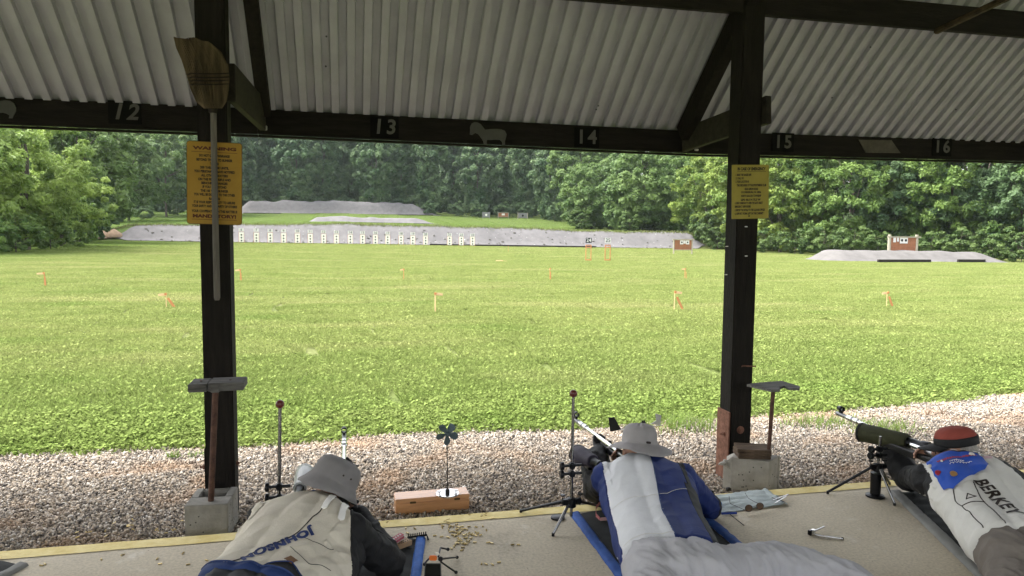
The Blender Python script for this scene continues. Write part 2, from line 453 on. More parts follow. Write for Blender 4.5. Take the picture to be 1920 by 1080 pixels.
def stone_mat():
    mt = bpy.data.materials.new('gravel_stone'); mt.use_nodes = True
    n = mt.node_tree; p = n.nodes['Principled BSDF']; L = n.links.new
    at = n.nodes.new('ShaderNodeAttribute'); at.attribute_name = 'shade'
    r = n.nodes.new('ShaderNodeValToRGB'); e = r.color_ramp.elements
    for ps, c in [(0.22, (0.14, 0.125, 0.112)), (0.42, (0.31, 0.275, 0.235)), (0.62, (0.42, 0.345, 0.265)), (0.80, (0.53, 0.49, 0.44))]: e.new(ps).color = (*c, 1)
    e[0].color = (0.055, 0.053, 0.055, 1); e[-1].color = (0.74, 0.72, 0.68, 1)
    L(at.outputs['Fac'], r.inputs[0]); p.inputs['Roughness'].default_value = 0.85
    # patches where tan soil has worked up among the stones
    geo = n.nodes.new('ShaderNodeNewGeometry'); nz = n.nodes.new('ShaderNodeTexNoise'); nz.inputs['Scale'].default_value = 1.6; nz.inputs['Detail'].default_value = 5
    L(geo.outputs['Position'], nz.inputs['Vector'])
    mr = n.nodes.new('ShaderNodeMapRange'); mr.inputs[1].default_value = 0.52; mr.inputs[2].default_value = 0.68; mr.inputs[4].default_value = 0.65; L(nz.outputs['Fac'], mr.inputs[0])
    mx = n.nodes.new('ShaderNodeMix'); mx.data_type = 'RGBA'; mx.inputs[7].default_value = (0.40, 0.265, 0.165, 1)
    L(mr.outputs[0], mx.inputs[0]); L(r.outputs[0], mx.inputs[6]); L(mx.outputs[2], p.inputs['Base Color'])
    p.inputs['Specular IOR Level'].default_value = 0.2
    return mt
M_stone = stone_mat()
bm = bmesh.new(); bmesh.ops.create_icosphere(bm, subdivisions=1, radius=1.0)
ICO_V = np.array([v.co[:] for v in bm.verts]); ICO_F = np.array([[v.index for v in f.verts] for f in bm.faces]); bm.free()
def rand_rot(r):
    q = r.normal(size=4); q /= np.linalg.norm(q); a, b, c, d = q
    return np.array([[1-2*(c*c+d*d), 2*(b*c-a*d), 2*(b*d+a*c)], [2*(b*c+a*d), 1-2*(b*b+d*d), 2*(c*d-a*b)], [2*(b*d-a*c), 2*(c*d+a*b), 1-2*(b*b+c*c)]])
def gravel_tile(seed, n=1500, w=0.5):
    r = np.random.default_rng(seed); V = []; F = []; S = []
    for i in range(n):
        s = r.uniform(0.0045, 0.0108)*(1.5 if r.random() < 0.08 else 1)
        v = ICO_V*(s*r.uniform(0.6, 1.15, 3))*(1+0.25*r.uniform(-1, 1, (len(ICO_V), 1)))
        v = v @ rand_rot(r).T + np.array([r.uniform(-w/2, w/2), r.uniform(-w/2, w/2), r.uniform(-0.004, 0.008)])
        F.append(ICO_F+len(V)*len(ICO_V)); V.append(v); S.append(np.full(len(v), np.clip(r.beta(2.0, 2.3), 0, 1)))
    return hidden_source('gravel_tile', np.concatenate(V), np.concatenate(F), np.concatenate(S), M_stone, 3)
gt = [gravel_tile(s) for s in (1, 2, 3)]
pts = []
for i in range(-13, 24):
    for j in range(6):
        x = 0.5*i+0.1; y = 4.22+0.46*j
        if y < apron_edge(x)+0.10: pts.append((x, y, (-0.100 if y < 5 else -0.100-0.012*(y-5))))
scatter('gravel_stones', pts, gt, 5, 0.98, 1.12)

# --- turf: blades near and far
def blade_mat(name, k):
    mt = bpy.data.materials.new(name); mt.use_nodes = True
    n = mt.node_tree; n.nodes.clear(); L = n.links.new
    out = n.nodes.new('ShaderNodeOutputMaterial'); geo = n.nodes.new('ShaderNodeNewGeometry')
    c = turf_colour(n, geo.outputs['Position'], k)
    at = n.nodes.new('ShaderNodeAttribute'); at.attribute_name = 'shade'
    mr = n.nodes.new('ShaderNodeMapRange'); mr.inputs[3].default_value = 0.42; mr.inputs[4].default_value = 1.60; L(at.outputs['Fac'], mr.inputs[0])
    mx = n.nodes.new('ShaderNodeMix'); mx.data_type = 'RGBA'; mx.blend_type = 'MULTIPLY'; mx.inputs[0].default_value = 1.0
    L(c, mx.inputs[6]); L(mr.outputs[0], mx.inputs[7])
    d = n.nodes.new('ShaderNodeBsdfDiffuse'); L(mx.outputs[2], d.inputs[0])
    t = n.nodes.new('ShaderNodeBsdfTranslucent'); L(mx.outputs[2], t.inputs[0])
    ms = n.nodes.new('ShaderNodeMixShader'); ms.inputs[0].default_value = 0.35
    L(d.outputs[0], ms.inputs[1]); L(t.outputs[0], ms.inputs[2]); L(ms.outputs[0], out.inputs[0])
    return mt
M_blade = blade_mat('grass_blade', 1.0)
def blade_tile(seed, n, w, hmin, hmax, bw, clover=0.0):
    r = np.random.default_rng(seed); V = []; F = []; S = []; k = 0
    cl = r.uniform(-w/2, w/2, (max(8, n//20), 2))
    for i in range(n):
        c = cl[r.integers(len(cl))] + r.normal(0, 0.022*math.sqrt(w), 2) if r.random() < 0.35 else r.uniform(-w/2, w/2, 2)
        c = (c + w/2) % w - w/2
        a = r.uniform(0, 6.28); dx, dy = math.cos(a), math.sin(a); h = r.uniform(hmin, hmax); ln = r.uniform(0.2, 1.0)*h
        sh = np.clip(r.normal(0.5, 0.22), 0, 1)
        if r.random() < clover:      # three-part clover-like leaf: a small raised diamond
            s = r.uniform(0.007, 0.018); z = h*r.uniform(0.6, 1.1); tx, ty = r.normal(0, .35, 2)
            q = [(c[0]+dx*s, c[1]+dy*s, z+tx*s), (c[0]-dy*s, c[1]+dx*s, z+ty*s), (c[0]-dx*s, c[1]-dy*s, z-tx*s), (c[0]+dy*s, c[1]-dx*s, z-ty*s)]
        else:
            wx, wy = -dy*bw, dx*bw
            q = [(c[0]-wx, c[1]-wy, 0), (c[0]+wx, c[1]+wy, 0), (c[0]+wx*.6+dx*ln*.5, c[1]+wy*.6+dy*ln*.5, h*.75), (c[0]+dx*ln, c[1]+dy*ln, h)]
        V += q; F.append((k, k+1, k+2, k+3)); k += 4; S += [sh]*4
    return hidden_source('grass_tile', V, F, S, M_blade, 4)
near_t = [blade_tile(s, 6000, 1.0, 0.022, 0.058, 0.0023, 0.10) for s in (11, 12, 13)]
edge_t = [blade_tile(s, 4200, 1.0, 0.03, 0.095, 0.0028, 0.45) for s in (14, 15)]
mid_t = [blade_tile(s, 7500, 2.0, 0.03, 0.07, 0.0045, 0.05) for s in (16, 17)]
far_t = [blade_tile(s, 4500, 4.0, 0.035, 0.085, 0.012) for s in (18, 19)]
def fan(y): return (-0.36*y-1.5, 1.20*y+2.0)      # the part of the field the place shows, with room to step aside
pts = []; epts = []
y = 5.9
while y < 24:
    x0, x1 = fan(y)
    for i in range(int(x0), int(x1)+1):
        x = i + RND.uniform(-.08, .08)
        if y-0.35 > apron_edge(x): (epts if y < apron_edge(x)+1.0 + 0.9*noise.noise((x*.5, 3, 0)) else pts).append((x, y, gz(x, y)-0.004))
    y += 0.95
for i in range(-70, 120):                          # ragged front edge
    x = i*0.13; e = apron_edge(x)
    epts.append((x, e+0.42+RND.uniform(-.03, .05), gz(x, e+.4)-0.03))
scatter('grass_blades', pts, near_t, 21)
scatter('grass_edge', epts, edge_t, 22, 0.8, 1.1)
pts = []; y = 24.5
while y < 55:
    x0, x1 = fan(y); x = x0
    while x < x1: pts.append((x, y, gz(x, y)-0.004)); x += 1.9
    y += 1.9
scatter('grass_midfield', pts, mid_t, 23)
pts = []; y = 56
while y < 94:
    x0, x1 = fan(y); x = x0
    while x < min(x1, 85): pts.append((x, y, gz(x, y)-0.004)); x += 3.8
    y += 3.8
y = 101
while y < 192:
    x = -52
    while x < 60: pts.append((x, y, gz(x, y)-0.01)); x += 3.9
    y += 3.9
scatter('grass_farfield', pts, far_t, 24)

# rank tufts and weeds that stand out at the gravel border
M_weed = leaf_mat('weed_leaf', (0.12, 0.20, 0.035), (0.24, 0.33, 0.08), 0.35, 3.0)
def tuft(name, px, py, n, h, spread, label, seed, long=True):
    r = np.random.default_rng(seed); b = onz(px, py, -0.12)
    V = []; F = []; S = []; k = 0
    for i in range(n):
        c = r.normal(0, spread, 2)*np.array([1.0, .6]); a = r.uniform(0, 6.28); dx, dy = math.cos(a), math.sin(a); hh = h*r.uniform(.5, 1.1); ln = hh*r.uniform(.2, .9); bw = 0.004
        prev = None
        for j in range(4):
            t = j/3; wv = bw*(1-t*.85)
            V += [(c[0]+dx*ln*t*t-dy*wv, c[1]+dy*ln*t*t+dx*wv, hh*(t-.25*t*t)), (c[0]+dx*ln*t*t+dy*wv, c[1]+dy*ln*t*t-dx*wv, hh*(t-.25*t*t))]
            if j: F.append((k+2*j-2, k+2*j-1, k+2*j+1, k+2*j))
        k += 8; S += [np.clip(r.normal(.5, .25), 0, 1)]*8
    o = hidden_source(name, V, F, S, M_weed, 4); col.objects.link(o); o.location = b
    return tag(o, label, None, None, 'stuff')
tuft('grass_tuft', 1290, 803, 420, 0.17, 0.20, 'bright tall grass tuft left of the rusty plated post', 31)
tuft('grass_tuft', 1215, 800, 160, 0.11, 0.14, 'low bright grass behind the sun hat and wind vane', 32)
tuft('grass_tuft', 1525, 797, 240, 0.13, 0.17, 'bright grass tuft right of the rusty pipe stand', 33)
tuft('grass_tuft', 1660, 812, 260, 0.16, 0.18, 'seeding grass tuft behind the olive rifle sleeve', 34)
tuft('grass_tuft', 1590, 795, 130, 0.10, 0.16, 'short grass patch behind the black muzzle sight', 35)
tuft('weed', 325, 862, 40, 0.10, 0.025, 'small upright weed growing in gravel by the left post', 36)
tuft('weed', 366, 858, 60, 0.07, 0.05, 'low spreading weed in gravel against the left post', 37)
M_dry = pm('dry_stalk', (0.20, 0.13, 0.08), 0.9, var=.3, scale=30)
for (px, py, lb) in ((1738, 782, 'dry brown weed stalk on the gravel, left of two'), (1768, 780, 'dry brown weed stalk on the gravel, right of two')):
    b = onz(px, py, -0.12); q = MB(); r = random.Random(px)
    for i in range(9):
        a = r.uniform(0, 6.28); L_ = r.uniform(.04, .11); e = b + Vector((math.cos(a)*L_*.5, math.sin(a)*L_*.5, L_)); q.tube([b, (b+e)/2+Vector((0, 0, .01)), e], [.0022, .0018, .001], 4)
    tag(q.build('weed_stalk', M_dry, origin=b), lb, 'plant', 'weeds at the gravel border')

# --- berms: bare grey gravel faces laid on the terrain
def bank_mat(name, c):
    mt = pm(name, c, 0.95, var=0.10, scale=1.2, c2=[q*1.25 for q in c], bump=0.6, bscale=7, spec=0.1, detail=9)
    return mt
M_bank = bank_mat('bank_gravel', (0.132, 0.127, 0.128))
def berm_face():
    nx, nt = 190, 14; v = []; f = []
    for j in range(nt+1):
        for i in range(nx+1):
            x = -27.5 + 78.0*i/nx; t = j/nt
            wob = 0.5*noise.noise((x*0.2, 7.7, 0))
            top = 3.75 + 0.25*noise.noise((x*0.9, 2.2, 0)) + .15*noise.noise((x*3.1, 8, 0))
            e = sst(-27.5, -24.5, x)*(1-sst(48.5, 50.5, x))
            lo = 0.05 - 0.2*noise.noise((x*0.6, 12, 0)) + (1-e)*1.2
            y = BERM_Y0-0.6+wob + lo + (top*(.35+.65*e)-lo)*t
            v.append((x, y, gz(x, y)+0.11+0.08*noise.noise((x*0.8, y*0.8, 5))*math.sin(math.pi*t)))
    f = [(j*(nx+1)+i, j*(nx+1)+i+1, (j+1)*(nx+1)+i+1, (j+1)*(nx+1)+i) for j in range(nt) for i in range(nx)]
    me = bpy.data.meshes.new('gravel_berm'); me.from_pydata(v, [], f); me.update()
    o = link('gravel_berm', me, M_bank, None, True); tag(o, kind='structure'); return o
berm = berm_face()
# stones, clods and weeds on the berm face, and the grass lip along its crest
def lump(q, p, s, r):
    v = ICO_V*s*np.array([r.uniform(.7, 1.4), r.uniform(.7, 1.2), r.uniform(.5, .9)])*(1+0.3*np.array([[r.uniform(-1, 1)] for _ in ICO_V]))
    q.add([Vector(a)+p for a in v], [tuple(t) for t in ICO_F])
def on_bank(x, t):
    wob = 0.5*noise.noise((x*0.2, 7.7, 0)); y = BERM_Y0-0.6+wob+3.6*t; return Vector((x, y, gz(x, y)+0.08))
r = random.Random(3)
q = MB(); q2 = MB(); q3 = MB()
for i in range(110):
    x = r.uniform(-22, 48); lump(q, on_bank(x, r.uniform(.1, .85)), r.uniform(.04, .11), r)
for i in range(170):
    x = r.uniform(-24, 48); lump(q2, on_bank(x, r.choice((r.uniform(.0, .25), r.uniform(.2, .8)))), r.uniform(.07, .2), r)
tag(q.build('bank_stones', pm('pale_stone', (.42, .42, .42), .9, var=.15)), kind='stuff')
tag(q2.build('bank_clods', pm('dark_clod', (.085, .08, .07), .95, var=.3)), kind='stuff')
M_lip = leaf_mat('rough_grass', (0.085, 0.12, 0.03), (0.22, 0.24, 0.085), 0.3, 0.5)
def rough_strip(name, pts, n, h, bw, seed, mat=M_lip):
    rr = np.random.default_rng(seed); V = []; F = []; S = []; k = 0
    for i in range(n):
        p = pts(rr); a = rr.uniform(0, 6.28); dx, dy = math.cos(a), math.sin(a); hh = h*rr.uniform(.3, 1.1)*(1.5 if rr.random() < .06 else 1)
        ln = hh*rr.uniform(.1, .8); w_ = bw*rr.uniform(.6, 1.3)
        V += [(p[0]-dy*w_, p[1]+dx*w_, p[2]-.03), (p[0]+dy*w_, p[1]-dx*w_, p[2]-.03), (p[0]+dx*ln+dy*w_*.4, p[1]+dy*ln-dx*w_*.4, p[2]+hh), (p[0]+dx*ln-dy*w_*.4, p[1]+dy*ln+dx*w_*.4, p[2]+hh)]
        F.append((k, k+1, k+2, k+3)); k += 4; S += [np.clip(rr.normal(.5, .25), 0, 1)]*4
    o = hidden_source(name, V, F, S, mat, 4); col.objects.link(o); return tag(o, kind='stuff')
def lip(rr):
    x = rr.uniform(-28, 51); p = on_bank(x, 1.0 + rr.normal(0, .06)); p.z -= .05; return p
rough_strip('berm_crest_grass', lip, 9000, 0.30, 0.030, 41)
def toe(rr):
    x = rr.uniform(-28, 51)
    p = on_bank(x, -0.03+abs(rr.normal(0, .05)) + (0.08 if noise.noise((x*.5, 2, 2)) > .2 else 0)); p.z -= .08; return p
rough_strip('berm_toe_grass', toe, 3500, 0.16, 0.025, 42)

def mound(name, A, B, h, depth, mat, seed=0):
    """a low free-standing gravel bank whose foot runs from A to B"""
    d = Vector((B.x-A.x, B.y-A.y, 0)).normalized(); n_ = Vector((-d.y, d.x, 0)); nx, ny = 60, 12; v = []
    for j in range(ny+1):
        for i in range(nx+1):
            s = i/nx; t = j/ny; x = A.x+(B.x-A.x)*s + n_.x*depth*t; y = A.y+(B.y-A.y)*s + n_.y*depth*t
            e = sst(0, .10, s)*(1-sst(.82, 1.0, s)); prof = sst(0, .42, t)*(1-sst(.6, 1, t))
            v.append((x, y, gz(x, y) - 0.03 + h*e*prof*(1+.16*noise.noise((x*.5+seed, y*.5, 0)))))
    f = [(j*(nx+1)+i, j*(nx+1)+i+1, (j+1)*(nx+1)+i+1, (j+1)*(nx+1)+i) for j in range(ny) for i in range(nx)]
    me = bpy.data.meshes.new(name); me.from_pydata(v, [], f); me.update()
    o = link(name, me, mat, None, True); tag(o, kind='structure'); return o
mound('gravel_bank', at_depth(572, 136), at_depth(826, 136), 0.95, 5.0, M_bank, 3)
mound('gravel_bank', at_depth(430, 184), at_depth(832, 184), 2.9, 6.0, M_bank, 9)
SB0, SB1 = ground(1568, 491), ground(1930, 494)
side_bank = mound('gravel_bank', SB0, SB1, 0.95, 6.0, bank_mat('bank_gravel_warm', (0.128, 0.122, 0.118)), 17)
# ================================================================== SHELTER
M_timber = pm('creosoted_timber', (0.011, 0.009, 0.007), 0.85, var=0.45, scale=6, stretch=(6, 6, 0.7), bump=0.5, bscale=30, spec=0.2)
M_timber_x = pm('creosoted_beam', (0.013, 0.011, 0.009), 0.85, var=0.45, scale=6, stretch=(0.7, 6, 6), bump=0.5, bscale=30, spec=0.2)
M_brace = pm('aged_brace', (0.022, 0.019, 0.013), 0.85, var=0.5, scale=8, stretch=(3, 3, 3), bump=0.4, bscale=40)
M_sheet = pm('galvanised_sheet', (0.33, 0.335, 0.385), 0.62, 0.0, var=0.10, scale=4, bump=0.05, bscale=200, spec=0.35)
M_rust = pm('rusty_steel', (0.16, 0.075, 0.048), 0.85, 0.2, var=0.35, scale=25, c2=(0.25, 0.125, 0.085), bump=0.3, bscale=120)
M_zinc = pm('zinc_plate', (0.45, 0.43, 0.40), 0.5, 0.6, var=0.2, scale=30)

PY0, PY1 = 4.42, 4.575                # posts: near and far face
HY = 5.45                             # centre of the header boards, carried out in front of the posts
HB = 2.285                            # underside of the header
SLOPE = math.tan(rad(40.5))
def roof_z(y): return 2.450 + (5.43-y)*SLOPE
shelter = empty('shooting_shelter', (0, 4.5, -0.1), 'open timber shelter with dark posts, beams and a corrugated metal roof', 'shelter')
LPX, RPX = (-0.812, -0.652), (2.568, 2.728)
def post(x0, x1, label):
    q = MB(); q.box(((x0+x1)/2, (PY0+PY1)/2, 1.50), (x1-x0, PY1-PY0, 3.30), bev=0.008)
    o = q.build('post', M_timber, shelter); o['label'] = label; return o
pl = post(*LPX, 'dark timber post with the broom and the warning notice')
pr = post(*RPX, 'dark timber post with the emergency notice and rusty foot plate')
post(6.00, 6.16, 'dark timber post at the right end'); post(-4.20, -4.04, 'dark timber post left of the view'); post(-7.60, -7.44, 'dark timber post far left of the view'); post(9.40, 9.56, 'dark timber post far right of the view')
# header: one board per bay, a little out of line
for (x0, x1, dz0, dz1) in ((-12.2, -0.60, 0.014, 0.0), (-0.597, 2.697, 0.0, -0.026), (2.70, 6.08, -0.028, 0.010), (6.083, 15.6, .010, .010)):
    q = MB(); q.beam((x0, HY, HB+0.0875+dz0), (x1, HY, HB+0.0875+dz1), 0.045, 0.175, bev=0.004); q.build('header_beam', M_timber_x, shelter)
    q = MB(); q.beam((x0, HY+.03, HB+0.008+dz0-.018), (x1, HY+.03, HB+0.008+dz1-.018), 0.05, 0.014, bev=0.002); q.build('drip_strip', M_timber_x, shelter)
# roof sheets: trapezoidal ribs running down the slope
PITCH = 0.109; NR = 8; PW = PITCH*NR
def sheet_mesh(y0, y1, name):
    prof = []
    for k in range(NR):
        b = k*PITCH
        prof += [(b, 0.0), (b+0.048, 0.0), (b+0.055, 0.032), (b+0.102, 0.032)]
    prof += [(PW+0.004, 0.0)]
    ny = 6; v = []; f = []
    nrm = Vector((0, SLOPE, 1)).normalized()
    for j in range(ny+1):
        y = y0+(y1-y0)*j/ny
        for (x, h) in prof: v.append(Vector((x, y, roof_z(y)))+nrm*h)
    n = len(prof)
    f = [(j*n+i, j*n+i+1, (j+1)*n+i+1, (j+1)*n+i) for j in range(ny) for i in range(n-1)]
    me = bpy.data.meshes.new(name); me.from_pydata([tuple(p) for p in v], [], f); me.update(); me.materials.append(M_sheet); return me
RIDGE = 1.3
sm = sheet_mesh(5.575, RIDGE-0.02, 'roof_sheet')
inv = wmat(shelter).inverted()
for k in range(-14, 18):
    o = link('roof_sheet', sm, None, shelter); o.location = inv @ Vector((k*PW+0.02, 0, 0.0015*(k % 2)))
# unseen back slope, its length shaped to set the light from behind
def back_mesh():
    n = 2; v = [(0, RIDGE, roof_z(RIDGE)+.03), (32*PW, RIDGE, roof_z(RIDGE)+.03), (32*PW, -2.3, roof_z(RIDGE)+.03-3.6*SLOPE), (0, -2.3, roof_z(RIDGE)+.03-3.6*SLOPE)]
    me = bpy.data.meshes.new('unseen_back_slope'); me.from_pydata(v, [], [(0, 1, 2, 3)]); me.update(); return me
o = link('unseen_back_slope', back_mesh(), M_sheet, shelter); o.location = inv @ Vector((-14*PW, 0, 0))
# rafters under the sheets, purlins across them
NDN = Vector((0, -SLOPE, -1)).normalized()
def rafter(x, w_, d, lab=None):
    y0, y1 = 5.42, RIDGE+.05; a = Vector((x, y0, roof_z(y0)))+NDN*(d/2+.004); b = Vector((x, y1, roof_z(y1)))+NDN*(d/2+.004)
    q = MB(); q.beam(a, b, w_, d, up=-NDN, bev=.004); return q.build('rafter', M_timber, shelter)
rafter(-0.545, 0.082, 0.085); rafter(2.625, 0.085, 0.15); rafter(6.05, .085, .15); rafter(-4.15, .085, .12); rafter(-7.5, .085, .12); rafter(9.5, .085, .12)
def purlin(y, z0, z1, w_=0.05):
    q = MB(); q.box((1.7, y, (z0+z1)/2), (27.8, w_, z1-z0), bev=.004); q.build('purlin', M_timber_x, shelter)
purlin(4.455, 3.066, 3.245); purlin(2.6, roof_z(2.6)-.20, roof_z(2.6)-.03)
# diagonal braces from the posts out to the header, with their bolts
def brace(a, b, h, wd):
    q = MB(); q.beam(a, b, wd, h, bev=.004); return q.build('brace', M_brace, shelter)
za, zb = ony(437, 157, 4.48).z, ony(482, 214, 5.38).z
brace((-0.628, 4.44, za), (-0.562, 5.42, zb), 0.215, 0.045)
za, zb = ony(1437, 207, 4.42).z, ony(1287, 262, 5.38).z
brace((2.754, 4.385, za), (2.655, 5.42, zb), 0.185, 0.045)
q = MB(); p = ony(496, 240, 5.405); q.box(p, (.036, .014, .032), bev=.003); b = q.build('brace_plate', M_zinc, shelter)
q = MB(); q.lathe([(.006, 0), (.006, .008)], p+Vector((0, -.014, 0)), 10, (0, -1, 0)); q.build('bolt', M_timber, b)
q = MB(); p = ony(1306, 281, 5.405); q.box(p, (.033, .014, .014), bev=.003); q.build('brace_plate', M_zinc, shelter)
# dark screw heads dotted over the underside of the sheets
for (px, py) in ((1118, 205), (1122, 198), (1560, 183), (1632, 88), (1792, 205), (611, 124), (612, 68)):
    d = ray(px, py); t = (2.450+5.43*SLOPE-EYE)/(d[2]+SLOPE*d[1]); p = Vector(CO+(t-.02)*d); q = MB(); q.lathe([(.006, 0), (.006, .004)], p, 8, NDN); q.build('screw_head', pm('screw_head', (.03, .03, .03), .6, .3), shelter)
# steel feet of the posts
q = MB(); q.box((RPX[0]-0.008, (PY0+PY1)/2+.0, 0.145), (0.010, 0.165, 0.49), bev=.003); fp = q.build('foot_plate', M_rust, shelter)
q = MB(); q.lathe([(.013, 0), (.013, .012), (.006, .012), (.006, .035)], (RPX[0]-0.013, 4.47, 0.225), 8, (-1, 0, 0)); q.build('bolt', M_rust, fp)
q = MB(); q.lathe([(.027, 0), (.027, .005), (.016, .005), (.016, .016)], ony(1388, 806, PY0), 12, (0, -1, 0)); q.build('bolt', M_rust, shelter)
q = MB(); q.box((LPX[0]-0.006, 4.50, 0.12), (0.008, 0.12, 0.42), bev=.003); fp = q.build('foot_plate', M_timber, shelter)
q = MB(); q.lathe([(.014, 0), (.014, .012), (.007, .012), (.007, .028)], (LPX[0]-.010, 4.46, 0.215), 8, (-1, 0, 0)); q.build('bolt', M_rust, fp)
q = MB(); q.lathe([(.014, 0), (.014, .010), (.007, .010), (.007, .018)], (LPX[1], 4.50, 0.215), 8, (1, 0, 0)); q.build('bolt', M_rust, shelter)
q = MB(); q.lathe([(.022, 0), (.022, .004)], ony(409, 872, PY0), 12, (0, -1, 0)); q.build('bolt_washer', M_timber, shelter)
# staples and a bent spike on the right post
M_nail = pm('steel_staple', (.6, .6, .58), .4, .8, var=.1)
for (px, py) in ((1399, 425), (1399, 480), (1363, 462), (1361, 515)):
    q = MB(); q.box(ony(px, py, PY0-.003), (.020, .004, .006), bev=.001); q.build('staple', M_nail if px > 1380 else M_zinc, shelter)
q = MB(); q.tube([ony(1391, 687, PY0), ony(1392, 686, PY0-.03), ony(1417, 687, PY0-.035)], .005, 6); q.build('spike', M_rust, shelter)

# --- station numbers and metal silhouettes on the header
M_white = pm('numeral_paint', (0.095, 0.092, 0.085), 0.6, var=0.12, scale=60)
M_plate = pm('black_plate', (0.006, 0.006, 0.006), 0.8, var=.3, spec=.1)
HF = HY-0.0225                       # near face of the header
def number_sign(txt, px, py, wpx, label, shear=0.25, k=1.0):
    c = ony(px, py, HF-.004); e = empty('number_sign', c, label, 'sign', 'station numbers on the header')
    q = MB(); q.box(c, (0.205*k, 0.006, 0.155), bev=.002); q.build('backing_plate', M_plate, e)
    v, f = text_mesh(txt, 0.146, 0.0012, spacing=1.25, bold=0.0035, shear=shear)
    M = Matrix.Translation(c+Vector((0, -.0048, 0))) @ Matrix.Rotation(rad(90), 4, 'X')
    q = MB(); q.add([M @ Vector(p) for p in v], f); q.build('numerals', M_white, e)
number_sign('12', 234, 211, 44, 'white number twelve on black plate, left of the broom')
number_sign('13', 721, 239, 40, 'white number thirteen on the header, left of the ram', 0.1)
number_sign('14', 1100, 258, 36, 'white number fourteen on the header, right of the ram', 0.0)
number_sign('15', 1468, 267, 36, 'white number fifteen on the header beside the right post', 0.0)
number_sign('16', 1766, 276, 34, 'white number sixteen on the header, right of the metal plate', 0.0)
M_sil = pm('grey_steel_cutout', (0.075, 0.075, 0.070), 0.6, 0.2, var=0.15, scale=15)
def silhouette(name, pts, box, label, cat):
    """outline points in 0..100 of the pixel box, cut from steel plate"""
    x0, y0, x1, y1 = box; P = [ony(x0+(x1-x0)*a/100, y0+(y1-y0)*b/100, HF-.006) for a, b in pts]
    c = sum(P, Vector())/len(P); q = MB(); q.prism([(p.x-c.x, p.z-c.z) for p in P], .006, Matrix.Translation(c))
    return tag(q.build(name, M_sil, origin=c), label, cat)
silhouette('ram_silhouette', [(2, 20), (6, 6), (14, 0), (22, 1), (30, 8), (36, 20), (42, 32), (55, 30), (70, 29), (85, 31), (95, 37), (100, 52), (98, 68), (95, 82), (96, 96), (88, 98), (88, 84), (82, 76), (70, 74), (58, 76), (48, 75), (46, 84), (47, 96), (39, 96), (38, 84), (34, 72), (28, 60), (23, 50), (16, 46), (8, 55), (1, 52), (2, 40)],
           (880, 229, 950, 273), 'grey steel ram cut-out on the header between thirteen and fourteen', 'silhouette')
silhouette('pig_silhouette', [(0, 4), (30, 0), (60, 3), (85, 16), (98, 40), (96, 62), (84, 80), (76, 96), (54, 96), (58, 82), (40, 72), (15, 66), (-40, 66), (-80, 70), (-110, 90), (-125, 60), (-110, 20), (-60, 4)],
           (0, 188, 31, 223), 'grey steel animal cut-out cropped at the left edge of the header', 'silhouette')
P = [ony(x, y, HF-.01) for x, y in ((1610, 262), (1671, 263), (1688, 287), (1623, 286))]
c = sum(P, Vector())/4; q = MB(); q.prism([(p.x-c.x, p.z-c.z) for p in P], .008, Matrix.Translation(c))
tag(q.build('steel_plate', pm('weathered_plate', (0.085, 0.075, 0.06), .6, .2, var=.3, scale=14), origin=c), 'slanted brown steel plate on the header between fifteen and sixteen', 'plate')
a = ony(1758, 58, 4.36); b = ony(1905, -12, 3.7)
q = MB(); q.beam(a, b, .042, .036, bev=.008, ext=.02)
tag(q.build('wooden_stick', pm('stick_wood', (.035, .024, .015), .85, var=.5, scale=20, c2=(.085, .058, .034)), origin=a), 'rough brown wooden stick wedged under the roof at upper right', 'stick')
